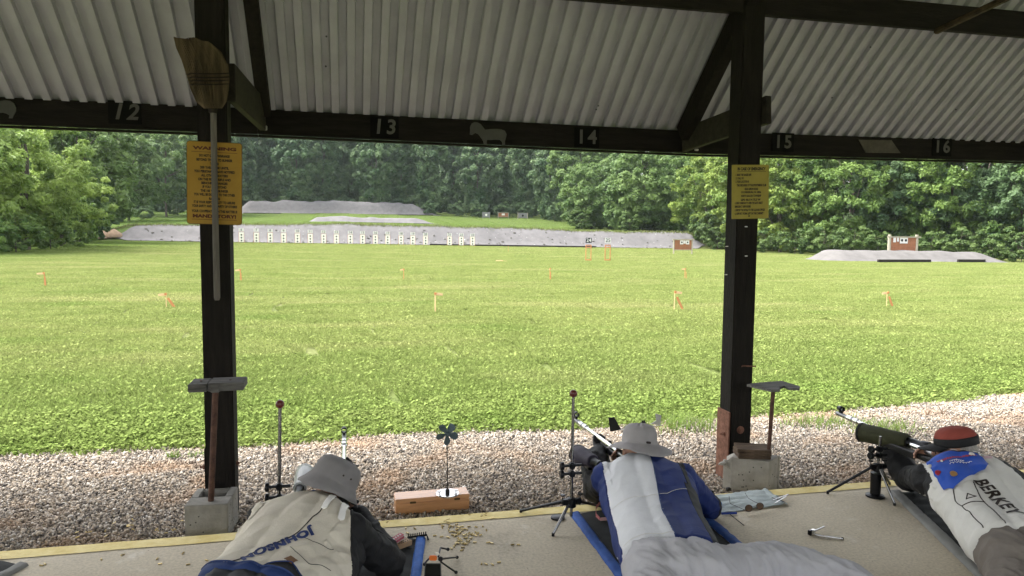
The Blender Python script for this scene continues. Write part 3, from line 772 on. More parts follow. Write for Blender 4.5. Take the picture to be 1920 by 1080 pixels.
# ================================================================== TREES AND SHRUBS
def crown_mesh(name, seed, rx, h, n_clump, n_leaf, leaf, mat, droop=0.0, shape='round', base=0.0, gap=0.0):
    """leaf clumps through an uneven crown volume; every leaf a small bent rhombus with its own shade"""
    r = np.random.default_rng(seed)
    C = []; K = []
    bump = r.normal(size=(7, 3)); bump /= np.linalg.norm(bump, axis=1)[:, None]; amp = r.uniform(-0.28, 0.30, 7)
    while len(C) < n_clump:
        d = r.normal(size=3); d /= np.linalg.norm(d); rr = r.uniform(0.35, 1.0)**0.55
        lobe = 1 + sum(a*max(0, float(d @ b))**3 for a, b in zip(amp, bump))
        zz = d[2]*rr*lobe
        if shape == 'round': k = 1.0
        elif shape == 'column': k = 0.85 + 0.25*math.sin(zz*4+seed)
        else: k = 1.15 - 0.35*zz
        p = np.array([d[0]*rr*lobe*rx*k, d[1]*rr*lobe*rx*k, base + h*0.5*(1+zz)])
        C.append(p); K.append(rr)
    C = np.array(C)
    cs = r.uniform(0.55, 1.25, n_clump)
    crad = (0.155*rx + 0.10*h**0.8*0.6)*0.62*cs
    nl = n_leaf; idx = np.repeat(np.arange(n_clump), nl); N = len(idx)
    off = r.normal(size=(N, 3)); off /= np.linalg.norm(off, axis=1)[:, None]
    off *= (r.uniform(0.25, 1.0, N)**0.6)[:, None]
    off[:, 2] *= 0.62
    off[:, 2] -= droop*np.abs(r.normal(size=N))*(np.hypot(off[:, 0], off[:, 1])**2)
    P = C[idx] + off*crad[idx][:, None]
    P[:, 2] = np.maximum(P[:, 2], 0.05)
    axis = P - np.array([0, 0, base+h*0.45]); axis /= (np.linalg.norm(axis, axis=1)[:, None]+1e-6)
    nrm = off*0.8 + axis*0.35 + r.normal(size=(N, 3))*0.55 + np.array([0, 0, 0.55]); nrm /= np.linalg.norm(nrm, axis=1)[:, None]
    t = np.cross(nrm, r.normal(size=(N, 3))); t /= np.linalg.norm(t, axis=1)[:, None]; b = np.cross(nrm, t)
    L = (leaf*r.uniform(0.6, 1.35, N))[:, None]
    tip = t*L; sd = b*L*0.42
    V = np.stack([P-tip, P+sd-nrm*L*.12, P+tip, P-sd-nrm*L*.12], 1).reshape(-1, 3)
    F = np.arange(4*N).reshape(-1, 4)
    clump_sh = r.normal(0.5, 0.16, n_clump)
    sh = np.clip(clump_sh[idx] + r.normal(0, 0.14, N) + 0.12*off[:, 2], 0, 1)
    me = bpy.data.meshes.new(name)
    V = V.astype(np.float32)
    me.vertices.add(len(V)); me.vertices.foreach_set('co', V.ravel())
    me.loops.add(F.size); me.loops.foreach_set('vertex_index', F.astype(np.int32).ravel())
    me.polygons.add(len(F)); me.polygons.foreach_set('loop_start', np.arange(0, F.size, 4, dtype=np.int32)); me.update(calc_edges=True)
    a = me.attributes.new('shade', 'FLOAT', 'POINT'); a.data.foreach_set('value', np.repeat(sh, 4).astype(np.float32))
    me.materials.append(mat)
    return me, C
def trunk_mesh(name, seed, h, r0, C, mat, limbs=9):
    r = random.Random(seed); q = MB(); pts = []; n = 7
    for i in range(n):
        t = i/(n-1); pts.append((r.uniform(-.03, .03)*h*t, r.uniform(-.03, .03)*h*t, h*t*0.9-.15))
    q.tube(pts, [r0*(1-.8*i/(n-1)) for i in range(n)], 9)
    for k in range(limbs):
        c = Vector(C[r.randrange(len(C))]); i = r.randrange(1, n-1); a = Vector(pts[i])
        if c.z < a.z: c.z = a.z + .1*h
        mid = a.lerp(c, .5)+Vector((0, 0, .03*h)); q.tube([a, mid, a.lerp(c, .95)], [r0*.38, r0*.24, r0*.06], 6)
    me = bpy.data.meshes.new(name); me.from_pydata([tuple(p) for p in q.v], [], q.f); me.update(); me.materials.append(mat); return me
M_bark = pm('bark', (0.085, 0.072, 0.058), 0.95, var=0.35, scale=8, stretch=(1, 1, .3), bump=0.8, bscale=20)
LM = {
 'lime':   leaf_mat('leaf_lime', (0.130, 0.215, 0.045), (0.325, 0.425, 0.110), 0.40, 0.25),
 'maple':  leaf_mat('leaf_maple', (0.065, 0.125, 0.036), (0.165, 0.245, 0.072), 0.34, 0.2),
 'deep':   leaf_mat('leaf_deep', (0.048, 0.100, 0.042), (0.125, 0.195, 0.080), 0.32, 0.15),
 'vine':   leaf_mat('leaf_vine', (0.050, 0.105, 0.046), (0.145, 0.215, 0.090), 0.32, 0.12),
 'yellow_green':  leaf_mat('leaf_yellow_green', (0.092, 0.165, 0.032), (0.270, 0.345, 0.075), 0.36, 0.15),  # brighter yellow-green foliage
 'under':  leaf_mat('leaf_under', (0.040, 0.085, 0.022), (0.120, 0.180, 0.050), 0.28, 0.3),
 'olive':  leaf_mat('leaf_olive', (0.062, 0.128, 0.030), (0.200, 0.295, 0.072), 0.34, 0.18),
}
PROTO = {}
def proto(key, *a, **k):
    trunk = k.pop('trunk', (0.22, 9)); me, C = crown_mesh('crown', *a, **k)
    tm = trunk_mesh('trunk', a[0], a[2]+k.get('base', 0), trunk[0], C, M_bark, trunk[1]); PROTO[key] = (me, tm)
#            seed rx   h    clumps leaves leaf
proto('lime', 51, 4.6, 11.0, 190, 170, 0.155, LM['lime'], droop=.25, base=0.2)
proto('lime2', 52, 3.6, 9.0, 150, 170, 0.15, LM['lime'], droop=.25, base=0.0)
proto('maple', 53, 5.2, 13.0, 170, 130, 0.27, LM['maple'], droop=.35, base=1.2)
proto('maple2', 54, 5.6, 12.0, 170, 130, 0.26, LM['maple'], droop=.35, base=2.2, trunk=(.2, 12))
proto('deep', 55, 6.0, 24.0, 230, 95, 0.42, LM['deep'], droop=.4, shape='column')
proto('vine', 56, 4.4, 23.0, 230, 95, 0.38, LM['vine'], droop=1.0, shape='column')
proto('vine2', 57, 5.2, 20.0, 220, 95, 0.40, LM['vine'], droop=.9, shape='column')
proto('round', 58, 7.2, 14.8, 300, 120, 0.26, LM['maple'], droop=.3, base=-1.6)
proto('yellow_green', 59, 5.4, 14.0, 210, 130, 0.22, LM['yellow_green'], droop=.35, base=.3)
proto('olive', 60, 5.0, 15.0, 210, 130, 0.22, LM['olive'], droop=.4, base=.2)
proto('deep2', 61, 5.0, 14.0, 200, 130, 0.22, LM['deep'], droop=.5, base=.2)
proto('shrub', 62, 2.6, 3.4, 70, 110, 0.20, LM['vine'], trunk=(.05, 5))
proto('shrub_r', 64, 2.6, 3.4, 70, 130, 0.15, LM['under'], trunk=(.05, 5))
proto('shrub_l', 63, 2.0, 2.6, 60, 110, 0.13, LM['olive'], trunk=(.04, 5))
def tree(key, p, label, group, s=1.0, sz=1.0, rz=None, cat='tree', name=None):
    e = empty(name or ('shrub' if 'shrub' in key else 'tree'), (p[0], p[1], gz(p[0], p[1])), label, cat, group, RND.uniform(0, 6.28) if rz is None else rz)
    e.scale = (s, s, s*sz)
    me, tm = PROTO[key]; link('crown', me, None, e); link('trunk', tm, None, e); return e
GL, GB, GR, GX = 'trees on the left edge of the range', 'trees behind the far bank', 'trees on the right side of the range', 'trees standing deep in the wood'
GS = 'shrubs along the wood edge'
# left edge
tree('lime', at_depth(52, 58), 'bright yellow-green tree nearest on the left edge of the field', GL, 1.0)
tree('lime2', at_depth(-70, 52), 'bright yellow-green tree cut by the left frame edge', GL, 1.1)
tree('lime2', at_depth(118, 66), 'yellow-green tree whose right flank overhangs the tan dirt piles', GL, 0.92)
tree('shrub_l', at_depth(30, 53), 'olive bush under the nearest bright left tree', GS, 1.1, cat='bush')
tree('shrub_l', at_depth(95, 60), 'yellowish bush at the foot of the left trees', GS, 1.0, cat='bush')
tree('shrub_l', at_depth(150, 70), 'dark narrow bush beside the tan dirt piles', GS, 1.15, 1.4, cat='bush')
tree('shrub_l', at_depth(-30, 50), 'bush at the left frame edge below the trees', GS, 1.1, cat='bush')
tree('maple', at_depth(150, 84), 'broadleaf tree rising between the bright left trees and the number twelve', GL, 1.05)
tree('maple', at_depth(20, 82), 'broadleaf tree half hidden behind the nearest left tree', GL, 1.1)
tree('maple2', at_depth(242, 150), 'broadleaf tree with a pale bare trunk left of the warning notice', GL, 1.25)
tree('maple', at_depth(180, 140), 'dark broadleaf tree behind the grass ramp on the left', GL, 1.3)
tree('maple2', at_depth(312, 168), 'broadleaf tree just left of the warning notice', GB, 1.35)
tree('maple', at_depth(372, 176), 'broadleaf tree directly behind the warning notice', GB, 1.4)
tree('deep', at_depth(300, 195), 'tall dark tree under the header left of the broom post', GB, 1.0)
# behind the far bank
bk = [('vine', 452, 191, 1.0, 'tall ivy-hung tree just right of the warning notice'),
      ('deep', 505, 197, 1.0, 'tall dark tree right of the broom post behind the far bank'),
      ('vine2', 556, 190, 1.05, 'vine-draped tree behind the left half of the far bank'),
      ('vine', 606, 194, 1.0, 'vine-draped tree behind the middle of the far bank'),
      ('deep', 655, 200, 1.05, 'dark tree behind the far bank below the number thirteen'),
      ('vine2', 704, 190, 1.1, 'vine-covered tree directly under the number thirteen'),
      ('vine', 752, 193, 1.0, 'vine-covered tree right of the number thirteen'),
      ('vine', 802, 190, 1.05, 'vine-covered column tree at the right end of the far bank'),
      ('deep', 850, 202, 1.0, 'dark recessed tree left of the ram cut-out'),
      ('vine2', 893, 193, 1.05, 'vine-draped tree below the ram cut-out'),
      ('deep', 935, 203, 1.0, 'dark tree behind the small brown far target board'),
      ('vine', 980, 190, 1.0, 'vine-draped tree right of the ram cut-out'),
      ('vine2', 1030, 180, 1.0, 'vine-draped tree left of the number fourteen')]
for k, px, Y, s, lb in bk: tree(k, at_depth(px, Y), lb, GB, s)
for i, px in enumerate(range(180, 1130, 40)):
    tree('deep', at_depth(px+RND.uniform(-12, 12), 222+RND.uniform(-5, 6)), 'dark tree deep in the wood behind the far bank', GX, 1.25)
sl = ['left of the broom handle', 'behind the left end of the far bank', 'behind the far bank, second from its left end', 'behind the far bank, third from its left end',
      'behind the far bank, fourth from its left end', 'behind the far bank below the number thirteen', 'at the right end of the far bank', 'left of the small grey far targets',
      'behind the small grey far target', 'behind the small brown far target board', 'right of the small far targets', 'where the upper lawn meets the right wood']
for px, Y, lb in zip((400, 470, 530, 590, 650, 712, 808, 856, 898, 942, 990, 1040), (186, 191, 191, 191, 191, 191, 186, 186, 186, 187, 186, 172), sl):
    tree('shrub', at_depth(px, Y), 'leafy bush '+lb, GS, 1.0+.25*RND.random(), 1.1, cat='bush')
for px, Y, s, lb in ((215, 138, .8, 'low bush at the far left of the upper lawn'), (270, 158, .8, 'low bush beside the pale bare trunk'), (330, 178, .9, 'low bush left of the warning notice, at the lawn edge')):
    tree('shrub', at_depth(px, Y), lb, GS, s, cat='bush')
for px in range(160, 1150, 46):
    tree('deep', at_depth(px+RND.uniform(-12, 12), 240+RND.uniform(-5, 6)), 'dark tree deep in the wood behind the far bank', GX, 1.5)
# right-hand round trees and the wood wall
rt = [('round', 1108, 128, .92, 'rounded tree at the corner of the upper lawn under the number fourteen'),
      ('round', 1205, 112, 1.05, 'big round-crowned tree at the right end of the long berm'),
      ('round', 1152, 142, 1.15, 'round tree behind the gap between the two rounded trees'),
      ('round', 1262, 124, 1.1, 'rounded tree half hidden left of the emergency notice'),
      ('yellow_green', 1335, 98, 1.0, 'bright yellow-green tree just left of the right post'),
      ('yellow_green', 1398, 88, 1.0, 'bright yellow-green tree behind the emergency notice'),
      ('yellow_green', 1462, 82, 1.0, 'yellow-tipped tree right of the emergency notice'),
      ('olive', 1530, 80, 1.0, 'olive green tree under the number fifteen'),
      ('olive', 1592, 74, 1.0, 'olive green tree behind the left end of the side bank'),
      ('deep2', 1650, 74, 1.0, 'dark tree left of the right-hand brown target board'),
      ('olive', 1712, 72, 1.0, 'olive tree behind the right-hand brown target board'),
      ('deep2', 1778, 70, 1.0, 'dark feathery tree right of the brown target board'),
      ('olive', 1845, 66, 1.0, 'tree behind the right end of the side bank'),
      ('deep2', 1915, 62, 1.0, 'dark tree cut by the right frame edge'),
      ('olive', 2000, 58, 1.0, 'tree just beyond the right frame edge')]
for k, px, Y, s, lb in rt: tree(k, at_depth(px, Y), lb, GR, s)
for px, Y in ((1090, 160), (1180, 158), (1290, 140), (1350, 122), (1420, 112), (1490, 104), (1570, 98), (1650, 94), (1740, 90), (1830, 84), (1930, 78), (60, 104), (-20, 98), (120, 112), (200, 178), (1254, 170), (1130, 178)):
    tree('olive' if px > 1300 else 'maple', at_depth(px, Y), 'tree standing behind the front row of the wood', GX, 1.5)
for px, Y, lb in ((1300, 104, 'bush at the right foot of the long berm'), (1345, 92, 'bush at the wood edge left of the right post'), (1432, 78, 'bush at the wood edge right of the right post'), (1490, 74, 'bush at the wood edge under the number fifteen'),
                  (1545, 70, 'bush left of the side bank'), (1600, 67, 'bush behind the left tip of the side bank'), (1640, 66, 'bush left of the brown board on the side bank'), (1745, 63, 'bush right of the brown board on the side bank'),
                  (1800, 60, 'bush behind the dark rail of the side bank'), (1860, 57, 'bush behind the right part of the side bank'), (1915, 54, 'bush at the right frame edge by the bank'),
                  (1255, 108, 'bush under the big round-crowned tree'), (1180, 108, 'bush at the left foot of the big round-crowned tree'), (1090, 124, 'bush at the corner of the upper lawn')):
    tree('shrub_r', at_depth(px, Y), lb, GS, .8+.3*RND.random(), cat='bush')

# understory that closes the foot of the woods
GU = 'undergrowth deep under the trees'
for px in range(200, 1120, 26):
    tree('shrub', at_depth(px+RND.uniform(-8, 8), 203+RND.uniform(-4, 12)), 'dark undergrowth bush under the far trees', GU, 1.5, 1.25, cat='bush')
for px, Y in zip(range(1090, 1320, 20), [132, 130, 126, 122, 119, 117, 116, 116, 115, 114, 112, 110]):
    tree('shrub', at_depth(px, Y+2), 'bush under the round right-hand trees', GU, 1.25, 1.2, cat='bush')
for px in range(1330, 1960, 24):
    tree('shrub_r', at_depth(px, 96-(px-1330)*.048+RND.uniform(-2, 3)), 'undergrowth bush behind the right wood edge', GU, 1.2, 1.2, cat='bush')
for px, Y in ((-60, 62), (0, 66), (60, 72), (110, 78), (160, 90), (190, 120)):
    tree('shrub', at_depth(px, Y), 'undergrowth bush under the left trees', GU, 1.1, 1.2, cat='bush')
# ================================================================== SIGNS ON THE POSTS
M_sign = pm('sign_yellow', (0.32, 0.18, 0.013), 0.5, var=0.10, scale=6, c2=(0.37, 0.22, 0.024))
M_sign2 = pm('sign_yellow_pale', (0.29, 0.24, 0.03), 0.5, var=0.10, scale=6, c2=(0.34, 0.28, 0.05))
M_ink = pm('sign_ink', (0.018, 0.010, 0.006), 0.6, var=.2)
M_inkred = pm('sign_ink_brown', (0.085, 0.020, 0.008), 0.6, var=.2)
def rounded(w_, h_, r, n=4):
    pts = []
    for cx, cz, a0 in ((w_/2-r, h_/2-r, 0), (-w_/2+r, h_/2-r, 90), (-w_/2+r, -h_/2+r, 180), (w_/2-r, -h_/2+r, 270)):
        for k in range(n+1): a = rad(a0+90*k/n); pts.append((cx+r*math.cos(a), cz+r*math.sin(a)))
    return pts
def notice(name, c, w_, h_, r, mat, lines, label, tilt=0.0, edge=None):
    e = empty(name, c, label, 'sign')
    R = Matrix.Translation(c) @ Matrix.Rotation(tilt, 4, 'Y')
    q = MB(); q.prism(rounded(w_, h_, r), .003, R); q.build('plate', mat, e)
    if edge:
        q = MB(); q.prism(rounded(w_+.006, h_+.006, r+.003), .0026, R @ Matrix.Translation((0, .0012, 0))); q.build('rim', edge, e)
    q = MB(); q2 = MB(); q3 = MB()
    for (txt, x, z, size, wd, al, kind) in lines:
        if kind == 'rule':
            (q2 if txt == 'r' else q3).box((0, 0, 0), (.001, .001, .001)) if False else None
            b = MB(); b.box((x*w_, -.0024, z*h_), (wd*w_, .0012, size)); tgt = q2 if txt == 'r' else q3
            tgt.add([R @ p for p in b.v], b.f); continue
        v, f = text_mesh(txt, 1.0, 0.0, 'CENTER', bold=0.055)
        xs_ = [p[0] for p in v]; zs_ = [p[1] for p in v]; x0, x1, z0, z1 = min(xs_), max(xs_), min(zs_), max(zs_)
        tw = wd*w_; th = size*h_; ox = x*w_-(tw/2 if al == 'C' else 0)
        tgt = q2 if kind == 'red' else q
        tgt.add([R @ Vector((ox+(p[0]-x0)/(x1-x0)*tw, -.0021, z*h_-th/2+(p[1]-z0)/(z1-z0)*th)) for p in v], f)
    q.build('lettering', M_ink, e)
    if q2.v: q2.build('headline', M_inkred, e)
    if q3.v: q3.build('rule', M_ink, e)
    return e
P0 = ony(351, 343, PY0-.006); P1 = ony(453, 343, PY0-.006); T0 = ony(402, 267, PY0-.006); T1 = ony(402, 420, PY0-.006)
WL = [('WARNING', .0, .425, .042, .80, 'C', 'red'), ('r', 0, .378, .0022, .84, 'C', 'rule')]
body = ['DO NOT GO DOWNRANGE', 'BEYOND THE 100 YD BUNKER', 'TO THE', '200 YARD LINE UNTIL', 'YOU PERSONALLY HAVE NOTIFIED', 'ALL OTHER SHOOTERS', 'ON THE PISTOL RIFLE AND', 'BENCHREST RANGES',
        'IF YOU GO BEYOND', 'THE 100 YARD BUNKER', 'YOU WILL BE EXPOSED TO THE OTHER', 'RANGES', 'IT IS YOUR RESPONSIBILITY TO ASSURE', 'YOUR SAFETY AND THE SAFETY OF OTHERS!', 'YOUR COOPERATION IN THIS MATTER IS']
wds = [.56, .66, .16, .53, .75, .49, .60, .48, .44, .51, .76, .20, .76, .83, .84]
zz = [.335, .284, .238, .190, .142, .094, .046, .0, -.046, -.094, -.140, -.190, -.235, -.282, -.345]
for t_, wd, z_ in zip(body, wds, zz): WL.append((t_, 0, z_, .033, wd, 'C', 'ink'))
WL += [('MANDATORY!', 0, -.405, .045, .80, 'C', 'red'), ('r', 0, -.447, .0022, .83, 'C', 'rule')]
notice('warning_sign', (P0+P1)/2 + Vector((0, 0, (T0.z+T1.z)/2-(P0.z+P1.z)/2)), P1.x-P0.x, T0.z-T1.z, .014, M_sign, WL, 'yellow warning notice on the left post behind the broom handle', rad(1.2), pm('sign_rim', (.10, .05, .01), .6))
P0 = ony(1372, 360, PY0-.006); P1 = ony(1441, 360, PY0-.006); T0 = ony(1406, 309, PY0-.006); T1 = ony(1406, 410, PY0-.006)
EL = [('IN CASE OF EMERGENCY', .03, .425, .060, .76, 'C', 'ink'), ('k', .03, .375, .0022, .78, 'C', 'rule')]
for t_, x, z_, wd in (('1. MAKE THE RANGE SAFE', -.40, .315, .42), ('2. CALL 911', -.40, .252, .22), ('3. YOUR LOCATION IS', -.40, .190, .36), ('THE GROUNDS OF THE SPORTSMENS CLUB', -.37, .122, .80),
                      ('425-B LEMON ROAD', -.16, .053, .37), ('COOPERSBURG, PA 18036', -.25, -.010, .54), ('NORTH SAUCON TOWNSHIP', -.25, -.075, .54), ('GPS 40.5 N 75.3 W', -.26, -.148, .54),
                      ('4. SEND SOMEONE TO OPEN THE GATE DIRECT', -.42, -.208, .76), ('EMERGENCY RESPONDERS', -.42, -.272, .43), ('5. REPORT THE DETAILS TO THE CLUB AND OFFICER', -.42, -.338, .82), ('6. REPORT FORM LEFT IN THE CABINET', -.42, -.402, .78)):
    EL.append((t_, x, z_, .044, wd, 'L', 'ink'))
es = notice('emergency_sign', (P0+P1)/2 + Vector((0, 0, (T0.z+T1.z)/2-(P0.z+P1.z)/2)), P1.x-P0.x, T0.z-T1.z, .003, M_sign2, EL, 'pale yellow emergency notice on the right post', rad(-1.8))
q = MB(); q.lathe([(.005, 0), (.005, .005)], ony(1404, 405, PY0-.008), 8, (0, -1, 0)); q.build('screw', M_ink, es)

# ================================================================== BROOM
M_straw = pm('broom_straw', (0.062, 0.046, 0.026), 0.9, var=.5, scale=30, c2=(0.145, 0.108, 0.062), stretch=(1, 1, .12))
M_string = pm('broom_string', (.014, .009, .006), .8)
M_handle = pm('grey_handle', (0.115, 0.105, 0.09), .7, var=.25, scale=12, stretch=(4, 4, .5))
BY = 4.372
bb = ony(400, 208, BY); bro = empty('broom', ony(407, 563, BY), 'worn straw broom hung upside down on the left post', 'broom')
q = MB(); q.tube([ony(400, 200, BY), ony(403, 380, BY-.004), ony(407, 558, BY-.004), ony(407, 563, BY-.004)], [.017, .0175, .0175, .012], 12); q.build('handle', M_handle, bro, True)
left = [(383, 203), (368, 190), (357, 165), (350, 140), (340, 110), (330, 88), (325, 68)]
right = [(416, 203), (424, 190), (428, 168), (430, 145), (427, 120), (412, 94), (392, 76)]
NB = 340; q = MB(); r = random.Random(5)
def bl(t, side):
    f_ = t*(len(side)-1); i = min(int(f_), len(side)-2); u = f_-i; a, b = side[i], side[i+1]; return (a[0]+(b[0]-a[0])*u, a[1]+(b[1]-a[1])*u)
for i in range(NB):
    s_ = r.random(); off = r.uniform(-1, 1); pts_ = []; tmax = 1 - abs(r.gauss(0, .03))
    for k in range(7):
        t = k/6*tmax; a = bl(t, left); b = bl(t, right); x = a[0]+(b[0]-a[0])*s_; y_ = a[1]+(b[1]-a[1])*s_ + (3*math.sin(s_*9+k) if k == 6 else 0)
        th = (.024+.012*math.sin(min(1, t*1.6)*math.pi))*math.sqrt(max(.05, 1-(2*s_-1)**2)); pts_.append(ony(x, y_, BY-.012+off*th))
    q.tube(pts_, [.0026]*6+[.0012], 4, False)
tag(q.build('bristles', M_straw, bro), kind='stuff')
q = MB()                                                # packed core so no daylight shows between the straws
core = [bl(k/8, left) for k in range(9)] + [bl(1-k/8, right) for k in range(9)]
cx_ = sum(p[0] for p in core)/18; cz_ = sum(p[1] for p in core)/18
P = [ony(cx_+(x-cx_)*.955, cz_+(y-cz_)*.955, BY-.012) for x, y in core]; c = sum(P, Vector())/len(P)
q.prism([(p.x-c.x, p.z-c.z) for p in P], .030, Matrix.Translation(c)); q.build('bristle_core', M_straw, bro)
for yy in (137, 144, 150, 157):
    q = MB(); tl = (203-yy)/135; L_ = []
    ls = [p for p in left]; a = bl(min(1, max(0, (203-yy)/130.)), left); b = bl(min(1, max(0, (203-yy)/125.)), right)
    for k in range(21):
        s_ = k/20; th = .040*math.sqrt(max(0.02, 1-(2*s_-1)**2)); L_.append(ony(a[0]+(b[0]-a[0])*s_, yy+(2 if s_ < .1 else 0)+1.5*math.sin(s_*3), BY-.014-th))
    q.tube(L_, .0032, 6); q.build('binding', M_string, bro)
q = MB(); q.tube([ony(399, 196, BY-.004), ony(399, 212, BY-.004)], [.027, .022], 12); q.build('collar', M_string, bro, True)

# ================================================================== BLOCKS AND PIPE STANDS
M_conc = pm('block_concrete', (0.235, 0.225, 0.20), 0.95, var=.16, scale=9, bump=0.6, bscale=70, c2=(.32, .31, .28))
M_conc2 = pm('block_concrete_pale', (0.32, 0.305, 0.265), 0.95, var=.16, scale=9, bump=0.6, bscale=70, c2=(.42, .40, .36))
M_greyw = pm('weathered_board', (0.085, 0.08, 0.072), .9, var=.35, scale=8, stretch=(.7, 6, 6), bump=.5, bscale=40, c2=(.17, .165, .155))
M_brnw = pm('old_brown_board', (0.075, 0.050, 0.032), .9, var=.35, scale=8, stretch=(.7, 6, 6), bump=.5, bscale=40, c2=(.15, .105, .07))
M_pipe = pm('rusty_pipe', (0.075, 0.038, 0.026), .8, .15, var=.35, scale=30, c2=(.125, .068, .048))
def pores(q, n, seed, quads):  # dark discs laid on the faces; the pores' shade is painted
    r = random.Random(seed)
    for k in range(n):
        a, b, c_, nr = quads[r.randrange(len(quads))]; p = a+(b-a)*r.uniform(.06, .94)+(c_-a)*r.uniform(.08, .92); q.lathe([(.0045, 0), (.002, .0012)], p, 6, nr)
bl0 = onz(345, 1005, -.10); F0 = ony(346, 975, 4.14); F1 = ony(428, 975, 4.14)
ztop = ony(385, 946, 4.14).z; RZ = rad(-3.5)
blk = empty('concrete_block', (F0.x, 4.14, -0.10), 'grey hollow concrete block standing before the left post', 'block', None, RZ)
W_ = F1.x-F0.x; H_ = ztop+.10; D_ = .275
M4 = wmat(blk)
q = MB()
for (x0, x1, y0, y1, z1) in ((0, W_, 0, .125, H_), (0, .042, .126, D_, H_), (W_-.042, W_, .126, D_, H_), (.0425, W_-.0425, D_-.035, D_, H_-.004), (.0425, W_-.0425, .1265, D_-.036, H_*.35)):
    b = MB(); b.box(((x0+x1)/2, (y0+y1)/2, z1/2), (x1-x0, y1-y0, z1), bev=.004); q.add([M4 @ p for p in b.v], b.f)
q.build('block_body', M_conc, blk)
q = MB(); A = M4 @ Vector((0, 0, 0)); pores(q, 22, 4, [(A, M4 @ Vector((W_, 0, 0)), M4 @ Vector((0, 0, H_)), (0, -1, 0)), (M4 @ Vector((W_, 0, 0)), M4 @ Vector((W_, .27, 0)), M4 @ Vector((W_, 0, H_)), (1, 0, 0))])
q.build('pores', pm('pore_shadow', (.05, .048, .042), .9), blk)
def pipe_stand(name, base, top, r_, label): 
    e = empty(name, base, label, 'stand'); q = MB(); q.tube([base, base.lerp(top, .5), top], [r_, r_, r_], 14); q.build('pipe', M_pipe, e, True); return e
pb = ony(395.5, 934, 4.195); pb.z = ztop-.004; pt = ony(404, 729, 4.20)
st = pipe_stand('pipe_stand', pb, pt, .0165, 'weathered wooden shelf on a brown pipe by the left post')
zt = pt.z; xL, xR = ony(352, 722, 4.13).x, ony(457, 722, 4.13).x
for (a, b, nm) in ((xL, xL+.098, 0), (xL+.1, xR, 1)):
    q = MB(); q.box(((a+b)/2, 4.205, zt+.022+.002*nm), (b-a, .165, .044), bev=.004); q.build('shelf_board', M_greyw, st)
q = MB(); q.box(((xL+xR)/2-.005, 4.124, zt+.020), (.05, .012, .05), bev=.005); q.build('shelf_clip', M_greyw, st)
for px in (377, 432): 
    q = MB(); q.lathe([(.006, 0), (.006, .004)], Vector((ony(px, 712, 4.2).x, 4.2, zt+.045)), 8); q.build('screw', M_pipe, st)

# broken block, boards and the second stand
cor = Vector((ony(1441, 890, 4.12).x, 4.12, -.10)); zt2 = ony(1441, 866, 4.12).z
b2 = empty('concrete_block', cor, 'broken pale concrete block under the boards by the right post', 'block')
uL = Vector((-.80, .60, 0)); uR = Vector((.83, .56, 0)); Lh = .285; Rh = .18; Hh = zt2+.10
def prof(poly, mat, nm, par):
    n = len(poly); q = MB(); q.add([Vector((p[0], p[1], -.10)) for p in poly]+[Vector((p[0], p[1], p[2])) for p in poly], [tuple(range(n-1, -1, -1)), tuple(range(n, 2*n))]+[(i, (i+1) % n, n+(i+1) % n, n+i) for i in range(n)]); return q.build(nm, mat, par)
pp = []
def P3(a, b, z): v = cor + uL*a + uR*b; return (v.x, v.y, z)
pp = [P3(0, 0, zt2), P3(0, Rh*.80, zt2), P3(.015, Rh*.80, zt2), P3(.015, Rh*.9, zt2), P3(0, Rh*.9, zt2), P3(0, Rh, zt2), P3(.16, Rh, zt2+.0), P3(Lh, Rh*.9, zt2-.01), P3(Lh+.03, Rh*.6, zt2-.03), P3(Lh-.01, .06, zt2-.02), P3(Lh+.012, .02, zt2-.055), P3(Lh-.05, 0, zt2+.0)]
prof(pp, M_conc2, 'block_body', b2)
q = MB(); 
for k in range(14): lump(q, Vector(P3(Lh-.01+RND.uniform(-.02, .02), RND.uniform(.0, .12), RND.uniform(-.06, zt2-.03))), RND.uniform(.012, .03), RND)
q.build('broken_end', M_conc2, b2)
q = MB(); pores(q, 16, 8, [(cor, cor+uL*.24, cor+Vector((0, 0, Hh)), (-.6, -.8, 0)), (cor, cor+uR*.16, cor+Vector((0, 0, Hh)), (.56, -.83, 0))]); q.build('pores', MATS['pore_shadow'], b2)
for k in range(3):
    c = cor + uL*.145 + uR*.085 + Vector((0, 0, Hh+.012+.0215*k)); q = MB()
    d = Vector((.96, -.28, 0)) if k < 2 else Vector((.93, -.36, 0)); q.beam(c-d*.105, c+d*(.105+.004*k), .16, .020, bev=.003)
    tag(q.build('wood_board', M_brnw, origin=c), ('lowest', 'middle', 'topmost')[k]+' of three old brown boards stacked on the broken block', 'board', 'boards on the broken block')
pb = Vector(P3(.035, .075, zt2-.004)); pt = ony(1450, 727, pb.y)
st2 = pipe_stand('pipe_stand', pb, pt, .013, 'thin wooden shelf on a rust-red pipe by the right post'); zt = pt.z
poly = [onz(x, y, zt+.016) for x, y in ((1400, 720), (1425, 717), (1466, 714), (1500, 724), (1499, 728), (1480, 727), (1470, 723), (1461, 726), (1463, 730), (1448, 731))]
c = sum(poly, Vector())/len(poly)
n = len(poly); q = MB(); q.add([p-Vector((0, 0, .016)) for p in poly]+poly, [tuple(range(n-1, -1, -1)), tuple(range(n, 2*n))]+[(i, (i+1) % n, n+(i+1) % n, n+i) for i in range(n)]); q.build('shelf_board', M_greyw, st2)

